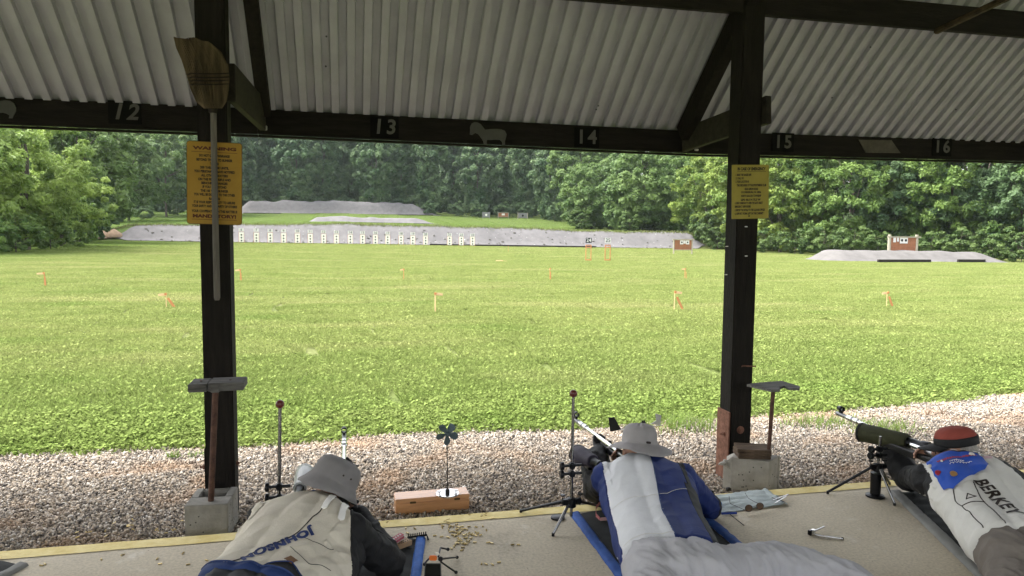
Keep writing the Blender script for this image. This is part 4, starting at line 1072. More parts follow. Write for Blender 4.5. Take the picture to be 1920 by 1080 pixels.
# ================================================================== WIND INDICATOR ON ITS BOX
M_boxw = pm('varnished_box', (0.56, 0.275, 0.12), .32, var=.2, scale=5, stretch=(.6, 5, 5), c2=(.66, .36, .18), spec=.5, coat=.3)
M_dark = pm('black_paint', (.012, .012, .013), .45, var=.2)
M_chrome = pm('polished_steel', (.72, .72, .72), .14, 1.0, var=.04)
M_steel = pm('brushed_steel', (.52, .52, .51), .32, .95, var=.08, scale=40)
M_fan = pm('fan_bluegrey', (.075, .105, .115), .5, .1, var=.15, scale=20)
A = onz(742, 967, -.10); B = onz(880, 955, -.10); top = ony(742, 937, A.y).z
bx = empty('wooden_box', (A+B)/2, 'long varnished wooden box at the slab edge carrying the wind indicator', 'box')
d = (B-A).normalized(); nrm = Vector((-d.y, d.x, 0)); dep = .125; hh = top+.10; C_ = (A+B)/2+nrm*dep/2; L_ = (B-A).length; Rb = Matrix((d, nrm, Vector((0, 0, 1)))).transposed()
q = MB(); q.box(C_+Vector((0, 0, hh*.36)), (L_, dep, hh*.72), Rb, bev=.003); q.build('case', M_boxw, bx)
q = MB(); q.box(C_+Vector((0, 0, hh*.865)), (L_+.003, dep+.003, hh*.265), Rb, bev=.004); q.build('lid', M_boxw, bx)
for t in (.23, .83):
    q = MB(); q.box(A+d*L_*t+nrm*(-.002)+Vector((0, 0, hh*.74)), (.036, .005, .013), Rb, bev=.002); q.build('clasp', pm('brass_clasp', (.10, .07, .035), .5, .7), bx)
wi = onz(839, 927, top+.002); wnd = empty('wind_indicator', (wi.x, wi.y, top+.002), 'small five-bladed wind wheel on a round polished base', 'wind indicator')
q = MB(); q.lathe([(.068, 0), (.072, .003), (.072, .009), (.070, .011)], wi, 40); q.build('base', M_chrome, wnd, True)
for a in (-.052, .052):
    q = MB(); q.lathe([(.004, .011), (.004, .022), (.013, .022), (.013, .027)], wi+Vector((a, -.004, 0)), 14); q.build('levelling_screw', M_steel, wnd)
q = MB(); q.lathe([(.014, .011), (.014, .03), (.010, .034)], wi, 14); q.build('socket', M_dark, wnd)
hub = ony(838, 813, wi.y); q = MB(); q.tube([wi+Vector((0, 0, .02)), hub-Vector((0, 0, .004))], .0033, 8); q.build('stem', M_dark, wnd, True)
q = MB(); q.lathe([(.013, -.006), (.016, .0), (.012, .014), (.004, .02)], hub+Vector((0, -.006, 0)), 16, (0, -1, 0)); q.build('hub', M_fan, wnd, True)
for k in range(5):
    a = rad(-90+72*k); ca, sa = math.cos(a), math.sin(a); pet = [(.010, -.008), (.028, -.016), (.048, -.021), (.062, -.018), (.070, -.006), (.070, .008), (.062, .019), (.044, .021), (.026, .014), (.010, .008)]
    q = MB(); V = []
    for s_ in (-.0009, .0009):
        for (u, v) in pet: V.append(hub+Vector((ca*u-sa*v, -.007+s_ + v*.55, sa*u+ca*v)))
    n = len(pet); q.add(V, [tuple(range(n)), tuple(range(2*n-1, n-1, -1))]+[(i, n+i, n+(i+1) % n, (i+1) % n) for i in range(n)]); q.build('blade', M_fan, wnd)

# wind vane behind the middle shooter
vy = 4.75; vp = ony(1226, 799, vy)
van = empty('wind_vane', Vector((vp.x, vy, -.10)), 'wind vane with black tail plate and silver fins behind the sun hat', 'wind vane')
q = MB(); q.tube([(vp.x, vy, -.10), vp], .0035, 8); q.build('pole', M_steel, van)
q = MB(); q.tube([ony(1160, 806, vy), ony(1242, 797, vy)], .003, 8); q.build('boom', M_steel, van)
P = [ony(x, y, vy) for x, y in ((1141, 783), (1152, 782), (1165, 806), (1144, 809))]; c = sum(P, Vector())/4
q = MB(); q.prism([(p.x-c.x, p.z-c.z) for p in P], .003, Matrix.Translation(c)); q.build('tail_plate', M_dark, van)
for k, pts_ in enumerate((((1219, 795), (1231, 788), (1240, 797)), ((1229, 775), (1240, 779), (1238, 796), (1230, 790)))):
    P = [ony(x, y, vy-.02*k) for x, y in pts_]; c = sum(P, Vector())/len(P); q = MB(); q.prism([(p.x-c.x, p.z-c.z) for p in P], .002, Matrix.Translation(c)); q.build('fin', pm('pale_fin', (.55, .56, .56), .3, .6), van)
q = MB(); c = ony(1206, 793, vy); 
for a in (0, 60, 120): q.box(c, (.04, .003, .012), Matrix.Rotation(rad(a), 3, 'Y'))
q.build('propeller', M_dark, van)

# ================================================================== BRASS, TOOLS AND THINGS ON THE FLOOR
M_brass = pm('brass', (.62, .46, .18), .28, .9, var=.15, scale=60, c2=(.74, .60, .32))
cs = MB(); cs.lathe([(.0034, 0), (.0034, .001), (.0028, .0013), (.0028, .0155), (.0022, .0155), (.0022, .010)], (0, 0, 0), 10); cs.v = [Vector((p.z-.008, p.x, p.y))*1.2 for p in cs.v]
me = bpy.data.meshes.new('cartridge_case'); me.from_pydata([tuple(p) for p in cs.v], [], cs.f); me.update(); me.materials.append(M_brass); me.polygons.foreach_set('use_smooth', [True]*len(me.polygons))
r = random.Random(12); spots = []
def cl(n, x0, y0, sx, sy): spots.extend([(r.gauss(x0, sx), r.gauss(y0, sy)) for _ in range(n)])
cl(16, 848, 988, 13, 5); cl(16, 862, 1000, 12, 5); cl(10, 885, 997, 10, 5); cl(11, 858, 1018, 9, 4); cl(9, 878, 1010, 12, 4); cl(5, 845, 978, 8, 3)
spots += [(761, 990), (778, 991), (764, 999), (815, 1004), (828, 1006), (840, 1007), (866, 987), (905, 986), (912, 994), (915, 1017), (922, 1018), (961, 1021), (972, 1021), (903, 1056), (911, 1057), (923, 1058), (935, 1054), (726, 979), (880, 965), (903, 967), (910, 966), (912, 962), (924, 971), (78, 1060), (84, 1057), (295, 1047), (300, 1057), (343, 1037), (353, 1058), (387, 1050), (230, 1040), (190, 1048), (866, 1031), (846, 1028), (893, 988), (901, 1003)]
for i, (x, y) in enumerate(spots):
    p = onz(x, y, .0042)
    if p.y > 3.975: p = onz(x, y, -.094)
    o = link('cartridge_case', me); o.location = p; o.rotation_euler = (r.uniform(0, 6), r.uniform(-.1, .1), r.uniform(0, 6.28))
    tag(o, 'small empty brass cartridge case lying loose on the concrete' if p.z > 0 else 'small empty brass cartridge case lying in the gravel', 'cartridge', 'spent brass on the floor')
for i in range(26):
    x, y = r.uniform(140, 345), r.uniform(965, 1018)
    if y > 1030-.085*x-4: continue
    p = onz(x, y, -.088); o = link('cartridge_case', me); o.location = p; o.rotation_euler = (0, r.uniform(-.4, .4), r.uniform(0, 6.28)); tag(o, 'small empty brass cartridge case lying in the gravel', 'cartridge', 'spent brass on the floor')

def slab(name, pts, z, th, mat, label=None, cat=None, parent=None):
    """a flat thing given by its outline in photograph pixels on the plane z"""
    P = [onz(x, y, z) for x, y in pts]; c = sum(P, Vector())/len(P); n = len(P); q = MB()
    q.add([p-Vector((0, 0, th)) for p in P]+P, [tuple(range(n-1, -1, -1)), tuple(range(n, 2*n))]+[(i, (i+1) % n, n+(i+1) % n, n+i) for i in range(n)])
    o = q.build(name, mat, parent, origin=None if parent else c-Vector((0, 0, th)))
    if label: tag(o, label, cat)
    return o
# ammunition box on its loading block
M_pink = pm('carton_pink', (.50, .085, .13), .6, var=.2, scale=20, c2=(.58, .15, .20)); M_card = pm('carton_white', (.72, .68, .64), .7)
c = onz(755, 1024, .012); e = empty('loading_block', (c.x, c.y, .012), 'tan cartridge block with holes on the blue-edged mat', 'cartridge block')
Rz = Matrix.Rotation(rad(32), 3, 'Z'); q = MB(); q.box(c+Vector((0, 0, .014)), (.085, .052, .026), Rz, bev=.003); q.build('block_body', pm('tan_block', (.50, .33, .19), .6, var=.12), e)
q = MB()
for i in range(6):
    for j in range(3): q.lathe([(.0042, 0), (.0042, .0008)], c+Rz @ Vector((-.033+.0132*i, -.015+.015*j, .0275)), 8)
tag(q.build('holes', M_ink, e), kind='stuff')  # ink-dark discs on the top face; shade inside the holes is painted
c2 = c+Rz @ Vector((-.022, .014, .040)); e = empty('ammunition_box', c2, 'small pink and white ammunition carton resting on the tan block', 'carton')
Rq = Rz @ Matrix.Rotation(rad(-14), 3, 'Y'); q = MB(); q.box(c2, (.066, .034, .020), Rq, bev=.0015); q.build('carton', M_card, e)
q = MB(); q.box(c2+Rq @ Vector((0, 0, .0112)), (.066, .034, .002), Rq); q.build('top_label', M_pink, e)
q = MB(); q.box(c2+Rq @ Vector((.0, -.0178, .001)), (.058, .0012, .012), Rq); q.build('side_label', M_pink, e)
q = MB()
for k in range(4): q.box(c2+Rq @ Vector((-.02+.014*k, .002, .0126)), (.008, .014, .0008), Rq)
q.build('print', M_card, e)
# phone on a small tripod
c = onz(812, 1078, .06); M_orange = pm('orange_plastic', (.75, .19, .035), .45, var=.1)
e = empty('phone_tripod', onz(812, 1068, 0), 'small black phone tripod with an orange clamp at the bottom edge', 'phone')
p0 = onz(811, 1050, .105); ph = [onz(x, y, z_) for x, y, z_ in ((797, 1056, .10), (827, 1056, .10), (828, 1092, .05), (794, 1092, .05))]
up = (ph[1]-ph[0]).cross(ph[3]-ph[0]).normalized(); up = up if up.z > 0 else -up
def sheet(q, P, th): n = len(P); q.add([p-up*th for p in P]+list(P), [tuple(range(n-1, -1, -1)), tuple(range(n, 2*n))]+[(i, (i+1) % n, n+(i+1) % n, n+i) for i in range(n)])
q = MB(); sheet(q, ph, .008); q.build('phone_body', pm('phone_case', (.10, .10, .10), .4), e)
cc = sum(ph, Vector())/4; q = MB(); sheet(q, [cc+(p-cc)*.90+up*.0008 for p in ph], .0006); q.build('screen', pm('phone_glass', (.006, .006, .007), .08, spec=.6), e)
cl_ = onz(812, 1046, .11); q = MB(); q.box(cl_, (.036, .018, .022), Matrix.Rotation(rad(-12), 3, 'Z'), bev=.004); q.build('clamp', M_orange, e)
q = MB(); q.box(cl_+Vector((.018, .002, .016)), (.024, .016, .012), Matrix.Rotation(rad(20), 3, 'Y'), bev=.003); q.build('clamp_pad', pm('ivory_plastic', (.72, .66, .55), .5), e)
bj = onz(826, 1048, .10); q = MB(); q.ball(bj, .012, 2); q.build('ball_joint', M_dark, e, True)
for pts_ in (((822, 1044, .12), (826, 1027, .12), (840, 1030, .11)), ((828, 1048, .10), (845, 1046, .06), (857, 1045, .012)), ((826, 1053, .09), (840, 1063, .05), (855, 1073, .010)), ((806, 1046, .10), (800, 1052, .05), (796, 1058, .012))):
    P = [onz(*a) for a in pts_]; q = MB(); q.tube(P, .0042, 8); lg = q.build('leg', M_dark, e, True)
    q = MB(); q.ball(P[-1], .0085, 2); q.build('foot', M_dark, lg, True)
# towel with its clips and glasses
M_towel = pm('pale_blue_towel', (.40, .46, .47), .95, var=.12, scale=10, bump=.5, bscale=120, c2=(.52, .58, .58))
T = [onz(x, y, .014) for x, y in ((1318, 930), (1437, 915), (1477, 944), (1322, 962))]
tw = MB(); nx, ny = 46, 30; V = []
for j in range(ny+1):
    for i in range(nx+1):
        u, v = i/nx, j/ny; p = (T[0]*(1-u)+T[1]*u)*(1-v)+(T[3]*(1-u)+T[2]*u)*v
        z_ = .009+.009*noise.noise((u*4+v*2, v*6, 1))+.007*abs(noise.noise((u*9-v*5, v*4, 4)))
        if u > .93: z_ += .010*math.sin((u-.93)/.07*math.pi)
        V.append(Vector((p.x+.012*noise.noise((v*4, 3, u)), p.y+.010*noise.noise((u*4, 8, v)), max(.005, z_))))
tw.add(V, [(j*(nx+1)+i, j*(nx+1)+i+1, (j+1)*(nx+1)+i+1, (j+1)*(nx+1)+i) for j in range(ny) for i in range(nx)])
to = tw.build('towel', M_towel, None, True, origin=T[0]); to.modifiers.new('thickness', 'SOLIDIFY').thickness = .004; tag(to, 'pale blue towel spread on the concrete right of the middle shooter', 'towel')
M_lens = pm('brown_lens', (.10, .055, .03), .08, spec=.7)
e = empty('eyeglasses', onz(1395, 955, .03), 'pair of round brown-lensed glasses lying upside down on the towel', 'glasses')
for (x, y) in ((1404, 953), (1425, 949)):
    c = onz(x, y, .034); q = MB(); rr_ = .021; q.tube([c+Vector((rr_*1.12*math.cos(a), 0.25*rr_*math.sin(a), rr_*.9*math.sin(a))) for a in [2*math.pi*k/20 for k in range(21)]], .0013, 6, False); fr = q.build('rim', M_dark, e)
    q = MB(); q.add([c]+[c+Vector((rr_*1.08*math.cos(a), 0.24*rr_*math.sin(a), rr_*.87*math.sin(a))) for a in [2*math.pi*k/20 for k in range(20)]], [(0, k+1, (k+1) % 20+1) for k in range(20)]); q.build('lens', M_lens, fr)
q = MB(); q.tube([onz(1411, 950, .042), onz(1418, 948, .042)], .0013, 6); q.build('bridge', M_dark, e)
for pts_ in (((1396, 956, .03), (1385, 951, .03), (1369, 944, .03), (1367, 930, .03)), ((1428, 946, .03), (1415, 941, .03), (1403, 934, .03), (1397, 924, .03))):
    q = MB(); q.tube([onz(*a) for a in pts_], .0016, 6); q.build('temple', M_dark, e)
e = empty('clip', onz(1460, 940, .02), 'silver wire clip on the right corner of the towel', 'clip')
for (a, b) in (((1449, 938), (1478, 927)), ((1447, 933), (1473, 942)), ((1452, 944), (1474, 931))):
    q = MB(); q.tube([onz(*a, .03), onz(*b, .025)], .0032, 8); q.build('wire', M_chrome, e)
for (x, y, lb) in ((1333, 922, 'left black spring clip at the gravel edge of the towel'), (1366, 917, 'right black spring clip at the gravel edge of the towel')):
    c = onz(x, y, .012); q = MB(); q.prism([(-.016, 0), (.016, 0), (.013, .018), (.006, .020), (-.006, .020), (-.013, .018)], .016, Matrix.Translation(c-Vector((0, 0, .010)))); o = q.build('spring_clip', M_dark, origin=c); tag(o, lb, 'clip', 'spring clips on the towel')
c = onz(1338, 946, .012); q = MB()
for (cx_, cy_, sx, sy) in ((0, -.028, .075, .004), (0, .028, .075, .004), (-.036, 0, .004, .052), (.036, 0, .004, .052)): q.box(c+Vector((cx_, cy_, .010)), (sx, sy, .022), bev=.001)
q.box(c+Vector((0, 0, .002)), (.068, .052, .003)); tag(q.build('blue_tray', pm('blue_plastic', (.04, .22, .58), .4, var=.1), origin=c), 'small bright blue plastic tray beside the middle shooter', 'tray')
# tools
e = empty('hex_key', onz(1365, 963, 0), 'blue T-handled hex key lying on the concrete', 'tool')
q = MB(); q.tube([onz(1353, 963, .010), onz(1381, 962, .010)], .0068, 10); q.build('grip', pm('blue_grip', (.02, .05, .25), .5), e, True)
q = MB(); q.tube([onz(1367, 963, .008), onz(1395, 985, .006)], .0024, 6); q.build('shaft', M_dark, e)
e = empty('bracket', onz(1522, 1000, 0), 'silver bent bracket with a rod lying on the bare concrete', 'bracket')
q = MB(); q.box(onz(1524, 998, .016), (.028, .020, .032), Matrix.Rotation(rad(15), 3, 'Z'), bev=.004); q.build('clamp', M_chrome, e)
q = MB(); q.box(onz(1518, 999, .014), (.010, .022, .026), Matrix.Rotation(rad(15), 3, 'Z'), bev=.003); q.build('knob', M_dark, e)
q = MB(); q.tube([onz(1525, 1000, .016), onz(1533, 1004, .01), onz(1556, 1007, .008), onz(1580, 1010, .008)], .0055, 10); q.build('rod', M_chrome, e, True)
q = MB(); q.tube([onz(1526, 996, .028), onz(1545, 988, .02)], .005, 10); q.build('arm', M_chrome, e, True)
q = MB(); q.lathe([(.0065, 0), (.0065, .012)], onz(1577, 1009.6, .008), 10, (.97, -.2, 0)); q.build('end_cap', M_dark, e)
e = empty('sling_strap', onz(1128, 960, .02), 'small pink strap loop lying on the middle mat', 'strap')
M_pk = pm('pink_webbing', (.48, .17, .16), .8, var=.2, scale=20)
P = [onz(x, y, z_) for x, y, z_ in ((1134, 942, .03), (1124, 944, .035), (1117, 952, .04), (1117, 966, .035), (1124, 973, .028))]
q = MB(); V = []; 
for p in P: V += [p+Vector((0, 0, -.008)), p+Vector((0, 0, .010))]
q.add(V, [(2*i, 2*i+1, 2*i+3, 2*i+2) for i in range(len(P)-1)]); o = q.build('loop', M_pk, e); o.modifiers.new('thickness', 'SOLIDIFY').thickness = .003
q = MB(); q.box(onz(1133, 973, .022), (.05, .006, .018), bev=.002); q.build('buckle', pm('pale_pink', (.66, .40, .38), .6), e)

# ================================================================== SHOOTING MATS
M_mat = pm('black_mat', (.016, .018, .017), .8, var=.3, scale=15, bump=.3, bscale=200)
M_blue = pm('blue_edging', (.030, .085, .30), .75, var=.2, scale=20, bump=.3, bscale=40)
M_blue2 = pm('bright_blue_edging', (.035, .14, .50), .7, var=.2, scale=20, bump=.3, bscale=40)
M_gryb = pm('grey_edging', (.22, .22, .205), .8, var=.12, scale=12)
def shooting_mat(corner, along, width, length, border, mb, label, side=1, quilt=0, bw2=None):
    """corner: the far corner on the side seen; along: direction towards the feet"""
    a = Vector((along[0], along[1], 0)).normalized(); s_ = Vector((-a.y, a.x, 0))*side; e = empty('shooting_mat', (corner[0], corner[1], 0), label, 'mat')
    c0 = Vector((corner[0], corner[1], 0)); nl = int(length/.02)
    def strip(o0, w_, l0, l1, th, mat, nm, ripple=0.0, seed=0, across=False):
        q = MB(); n = max(2, int((l1-l0)/.018)); m_ = 8; V = []
        for i in range(n+1):
            l = l0+(l1-l0)*i/n
            for j in range(m_+1):
                t = j/m_; z_ = .003+th*(1-abs(2*t-1)**4) + ripple*noise.noise((l*22+seed, t*1.5, seed)) + (quilt*.003*math.sin(l*55) if nm == 'pad' else 0)
                V.append(c0 + s_*(o0+w_*t+.003*noise.noise((l*7, seed, 1))) + a*l + Vector((0, 0, max(.002, z_))))
        q.add(V, [(i*(m_+1)+j, i*(m_+1)+j+1, (i+1)*(m_+1)+j+1, (i+1)*(m_+1)+j) for i in range(n) for j in range(m_)])
        return q.build(nm, mat, e, True)
    strip(0, border, 0, length, .016, mb, 'edging', .006, 1); strip(border+.001, width-2*border-.002, .0, length, .012, M_mat, 'pad', .002, 2)
    strip(width-border, border, 0, length, .016, mb, 'edging', .006, 3)
    return e
shooting_mat((1.235, 3.845), (-.02, -1), .78, 2.3, .062, M_blue, 'black mat with blue edging under the middle shooter', 1)
shooting_mat((3.32, 3.79), (-.37, -.93), .75, 2.2, .075, M_gryb, 'black quilted mat with grey edging under the right shooter', 1, 1)
shooting_mat((0.395, 3.69), (-.16, -.987), .72, 2.2, .050, M_blue2, 'black ribbed mat with bright blue edging under the left shooter', -1, 1)
lm = onz(54, 1054, .02); shooting_mat((lm.x, lm.y), (-.40, -.92), .7, 1.6, .06, M_gryb, 'corner of a black and grey mat at the lower left frame corner', -1, 1)
# black fringe brush on the corner of the left shooter's mat
e = empty('fringe', onz(783, 1005, .02), 'black comb-like fringe at the far corner of the left mat', 'fringe')
for k in range(9):
    a = onz(766+k*4, 1008-k*.6, .022); q = MB(); q.tube([a, a+Vector((.002, .012, .012)), a+Vector((.004, .026, .004))], .0032, 6); q.build('bristle', M_mat, e)
q = MB(); q.tube([onz(764, 1008, .018), onz(800, 1003, .018), onz(803, 1012, .01)], .006, 8); q.build('cord', M_mat, e)

# ================================================================== DOWNRANGE: TARGET FRAMES, WIND FLAGS, BOARDS
M_or = pm('orange_post_paint', (.50, .21, .09), .7, var=.15, scale=6); M_paper = pm('target_paper', (.82, .80, .72), .8, var=.05); M_black = pm('target_black', (.02, .02, .02), .8)
M_wht = pm('number_card_white', (.66, .65, .62), .7); M_blkc = pm('number_card_black', (.02, .025, .03), .7)
FX = [453, 481, 507, 532, 558, 582, 607, 631, 657, 680, 704, 727, 752, 774, 798, 843, 865, 886]
def on_frame(q, M, b): q.add([M @ p for p in b.v], b.f)
def sgn_text(e, txt, c, h_, mat):
    v, f = text_mesh(txt, h_*1.3, .004, bold=.012*h_); M = Matrix.Translation(c) @ Matrix.Rotation(rad(90), 4, 'X'); q = MB(); q.add([M @ Vector(p) for p in v], f); q.build('numerals', mat, e)
for i, px in enumerate(FX):
    Y = 90.6; b = at_depth(px, Y); hz_ = 1.78*(1.03-.012*i*.5); num = 6+i
    pos = 'first' if i == 0 else 'last' if i == len(FX)-1 else None
    od = ['first', 'second', 'third', 'fourth', 'fifth', 'sixth', 'seventh', 'eighth', 'ninth', 'tenth', 'eleventh', 'twelfth', 'thirteenth', 'fourteenth', 'fifteenth'][i] if i < 15 else ['left', 'middle', 'right'][i-15]
    lb = f'white three-bull target stand, {od} in the row counted from the left post' if i < 15 else f'white three-bull target stand, {od} of three at the right row end'
    e = empty('target_stand', b, lb, 'target', 'target frames before the long berm')
    for sx in (-1, 1):
        q = MB(); q.box(b+Vector((sx*.29, .02, hz_*.36-.02)), (.028, .03, hz_*.72+.1)); q.build('post', M_or, e)
    q = MB(); q.box(b+Vector((0, 0, .20+hz_*.30)), (.54, .02, hz_*.62)); cd_ = q.build('target_card', M_paper, e)
    for k in range(3):
        q = MB(); q.lathe([(.095, 0), (.095, .006)], b+Vector((0, -.013, .34+k*.34)), 16, (0, -1, 0)); q.build('bullseye', M_black, cd_)
    q = MB(); q.box(b+Vector((0, 0, hz_*.88)), (.55, .02, .38)); q.build('number_card', M_wht, e)
    sgn_text(e, str(num), b+Vector((0, -.016, hz_*.88)), .30, M_black)
    q = MB(); q.box(b+Vector((0, .025, hz_*.76)), (.54, .03, .025)); q.build('crossbar', M_or, e)
for (px, py, num, cm, tm, lb) in ((1103, 490, '24', M_blkc, M_wht, 'tall open orange frame with a black number twenty-four card'), (1139, 490, '25', M_wht, M_blkc, 'tall open orange frame with a white number twenty-five card')):
    b = ground(px, py); d_ = (Vector((b.x, b.y, 0))).length; s_ = d_/FPX*1.0
    k = math.hypot(b.x, b.y)/FPX*math.cos(math.atan((px-960)/FPX)); hw = 5.0*k; e = empty('target_stand', b, lb, 'target', 'tall orange frames in midfield')
    for sx in (-1, 1):
        q = MB(); q.box(b+Vector((sx*hw, 0, 15*k)), (1.5*k, .03, 31*k)); q.build('post', M_or, e)
    for zz_ in (30, 26):
        q = MB(); q.box(b+Vector((0, .0, zz_*k)), (2*hw+1*k, .024, 2.0*k)); q.build('crossbar', M_or, e)
    q = MB(); q.box(b+Vector((0, 0, 2*k)), (2*hw+2.4*k, .03, 4*k)); q.build('foot_board', pm('pale_orange', (.62, .30, .12), .7), e)
    q = MB(); q.box(b+Vector((0, -.02, 39*k)), (11.5*k, .02, 9.5*k)); q.build('number_card', cm, e)
    sgn_text(e, num, b+Vector((0, -.034, 39*k)), 7.5*k, tm)
# wind flags: wire stake, flat vane with a disc, hanging ribbon
M_flag = pm('flag_orange', (.52, .22, .09), .6, var=.1); M_fl2 = pm('flag_pale', (.72, .50, .28), .6)
flags = [(84, 513, 538, -12, 3, 0), (312, 553, 579, -13, 6, 1), (451, 507, 528, -9, 2, 0), (757, 506, 526, -7, 0, 0), (816, 552, 587, 14, 0, 2), (1031, 505, 526, -2, 1, 0), (1284, 505, 524, -7, 2, 0), (1264, 549, 583, 14, 6, 3), (1662, 550, 577, -12, 4, 1), (953, 461, 473, -2, 0, 0)]
fl_lb = ['small orange wind flag nearest the left frame edge', 'orange wind flag with a slanting ribbon left of the left post', 'small orange wind flag just right of the left post', 'small orange wind flag left of centre in the far flag row',
         'orange wind flag with pale stake in the middle of the near row', 'small orange wind flag with a bare stake in mid lawn', 'small orange wind flag left of the right post in the far row', 'orange wind flag with a slanting ribbon left of the right post', 'orange wind flag right of the right post', 'tiny orange stake beyond the flags before the berm']
for (px, yt, yb, vw, rib, kd), lb in zip(flags, fl_lb):
    b = ground(px, yb); k = math.hypot(b.x, b.y)/FPX*math.cos(math.atan((px-960)/FPX))/math.cos(0); H2 = (yb-yt)*k
    e = empty('wind_flag', b, lb, 'wind flag', 'orange wind flags on the lawn')
    thin = kd in (1, 3); q = MB(); q.tube([b, b+Vector((0, 0, H2))], .008 if thin else .013, 6); q.build('stake', M_fl2 if thin or kd == 2 else M_flag, e)
    if px != 953:
        q = MB(); tv = b+Vector((0, -.02, H2)); q.prism([(0, -.02), (vw*k, -.025), (vw*k*1.02, .02), (vw*k*.5, .035), (0, .03)], .012, Matrix.Translation(tv)); q.build('vane', M_fl2, e)
        q = MB(); q.lathe([(.03, 0), (.03, .012)], tv+Vector((0, -.01, .02)), 12, (0, -1, 0)); q.build('disc', M_flag, e)
        if rib:
            q = MB(); w_ = .026 if kd in (1, 3) else .012; p1 = b+Vector((rib*k*.6, -.03, H2*.78)); p2 = b+Vector((rib*k*(2.6 if kd in (1, 3) else 1.0), -.05, H2*.06)); q.beam(p1, p2, w_*2, .006, up=(0, 1, 0)); q.build('ribbon', M_flag, e)
c = ground(941, 491); k = math.hypot(c.x, c.y)/FPX; e = tag(MB().box(c+Vector((0, 0, .05)), (22*k, .12, .05), Matrix.Rotation(rad(4), 3, 'Y'), bev=.01).box(c+Vector((-2*k, -.06, .08)), (6*k, .10, .05), bev=.01).build('fallen_flag', M_fl2, origin=c), 'pale orange flag board fallen flat on mid lawn', 'wind flag')
# brown target boards
M_brd = pm('brown_backer', (.27, .115, .058), .8, var=.18, scale=2.5); M_pale = pm('pale_timber', (.33, .30, .23), .9, var=.15, scale=3); M_dkw = pm('dark_rail', (.022, .018, .015), .9)
def backer(px0, px1, yt, yb, Y, label, sheets, round_posts=False, base_lift=0.0, ov=0.10, legs=0.3):
    A = at_depth(px0, Y); B = at_depth(px1, Y); c = (A+B)/2; k = (B.x-A.x)/(px1-px0); H2 = (yb-yt)*k; c = Vector((c.x, Y, c.z+base_lift)); W2 = B.x-A.x
    e = empty('target_board', c, label, 'target board', 'brown target boards')
    for sx in (-1, 1):
        q = MB(); x = c.x+sx*(W2/2+(.08 if round_posts else 0)); 
        if round_posts: q.tube([(x, Y+.05, c.z-.4), (x, Y+.05, c.z+H2*1.12)], .14, 10)
        else: q.box((x, Y, c.z+H2/2), (.12, .10, H2*1.04))
        q.build('post', M_pale, e)
    pn = 3
    for k2 in range(pn):
        q = MB(); q.box((c.x-W2/2+W2*(k2+.5)/pn, Y+.004*k2, c.z+H2*(.5+legs/2)), (W2/pn-.012, .03, H2*(1-legs)-.05)); q.build('panel', M_brd, e)
    q = MB(); q.box((c.x, Y-.07, c.z+H2*.98), (W2+ov*4, .06, .11)); q.build('top_rail', M_pale, e)
    q = MB(); q.box((c.x, Y-.07, c.z+H2*legs), (W2, .05, .07)); q.build('bottom_rail', M_pale, e)
    for (u, v, w_, h_, dots) in sheets:
        q = MB(); cc = Vector((c.x-W2/2+u*W2, Y-.045, c.z+v*H2)); q.box(cc, (w_*W2, .02, h_*H2)); s_ = q.build('paper', M_wht, e)
        for dx in dots: q = MB(); q.lathe([(h_*H2*.22, 0), (h_*H2*.22, .006)], cc+Vector((dx*w_*W2, -.012, 0)), 14, (0, -1, 0)); q.build('bullseye', M_black, s_)
    return e
gb = ground(1280, 477); backer(1263, 1297, 450, 476, gb.y, 'brown target board on two posts at the right end of the long berm', [(.42, .80, .18, .26, (0,)), (.58, .82, .10, .20, ()), (.74, .80, .18, .26, (0,))])
sb = (SB0+SB1)/2; yb_ = sb.y+3.6; 
bkr = backer(1668, 1716, 449, 478, yb_, 'brown target board with round posts on top of the right side bank', [(.14, .82, .10, .26, ()), (.27, .84, .07, .22, ()), (.50, .80, .30, .34, (-.25, .25))], True, .55, .2, 0.0)
backer(934, 953, 388, 399, 181.0, 'small brown target board far off behind the upper lawn', [(.5, .7, .3, .3, ())], False, .1)
M_gt = pm('grey_target', (.20, .20, .20), .8, var=.15, scale=2)
for (p0, p1, lb) in ((905, 918, 'small dark grey far target left of the far brown board'), (971, 989, 'small grey far target with pale posts right of the far brown board')):
    A = at_depth(p0, 180.5); B = at_depth(p1, 180.5); c = (A+B)/2; e = empty('target_board', c, lb, 'target board', 'small far targets'); W2 = B.x-A.x
    for sx in (-1, 1): q = MB(); q.box(c+Vector((sx*W2/2, 0, .85)), (.16, .12, 1.7)); q.build('post', M_pale if p0 > 950 else M_gt, e)
    q = MB(); q.box(c+Vector((0, 0, .95)), (W2-.2, .06, 1.3)); pn = q.build('panel', M_gt, e)
    q = MB(); q.lathe([(.28, 0), (.28, .02)], c+Vector((0, -.045, .9)), 14, (0, -1, 0)); q.build('bullseye', M_black if p0 > 950 else M_paper, pn)
# dark timber rails at the feet of the banks
def rail(P, label, h_=.22):
    q = MB(); q.beam(P[0], P[1], .16, h_); a = q.build('timber_rail', M_dkw, origin=P[0]); return tag(a, label, 'rail', 'timber rails at the banks')
def foot(px, Y, lift): p = at_depth(px, Y); return p+Vector((0, 0, lift))
d_ = (SB1-SB0)
def sbp(px): 
    g_ = ground(px, 493); return g_+Vector((0, 0, .16))
rail((sbp(1646), sbp(1744)), 'long dark timber rail at the foot of the right side bank'); rail((sbp(1796), sbp(1846)), 'short dark timber rail at the foot of the right side bank', .28)
rail((foot(806, 93.9, .14), foot(1118, 93.9, .14)), 'dark timber rail at the foot of the long berm', .20); rail((foot(456, 183.6, .15), foot(812, 183.6, .15)), 'dark timber rail at the foot of the far bank', .2)
rail((foot(612, 135.6, .12), foot(812, 135.6, .12)), 'dark timber rail at the foot of the low middle bank', .12)
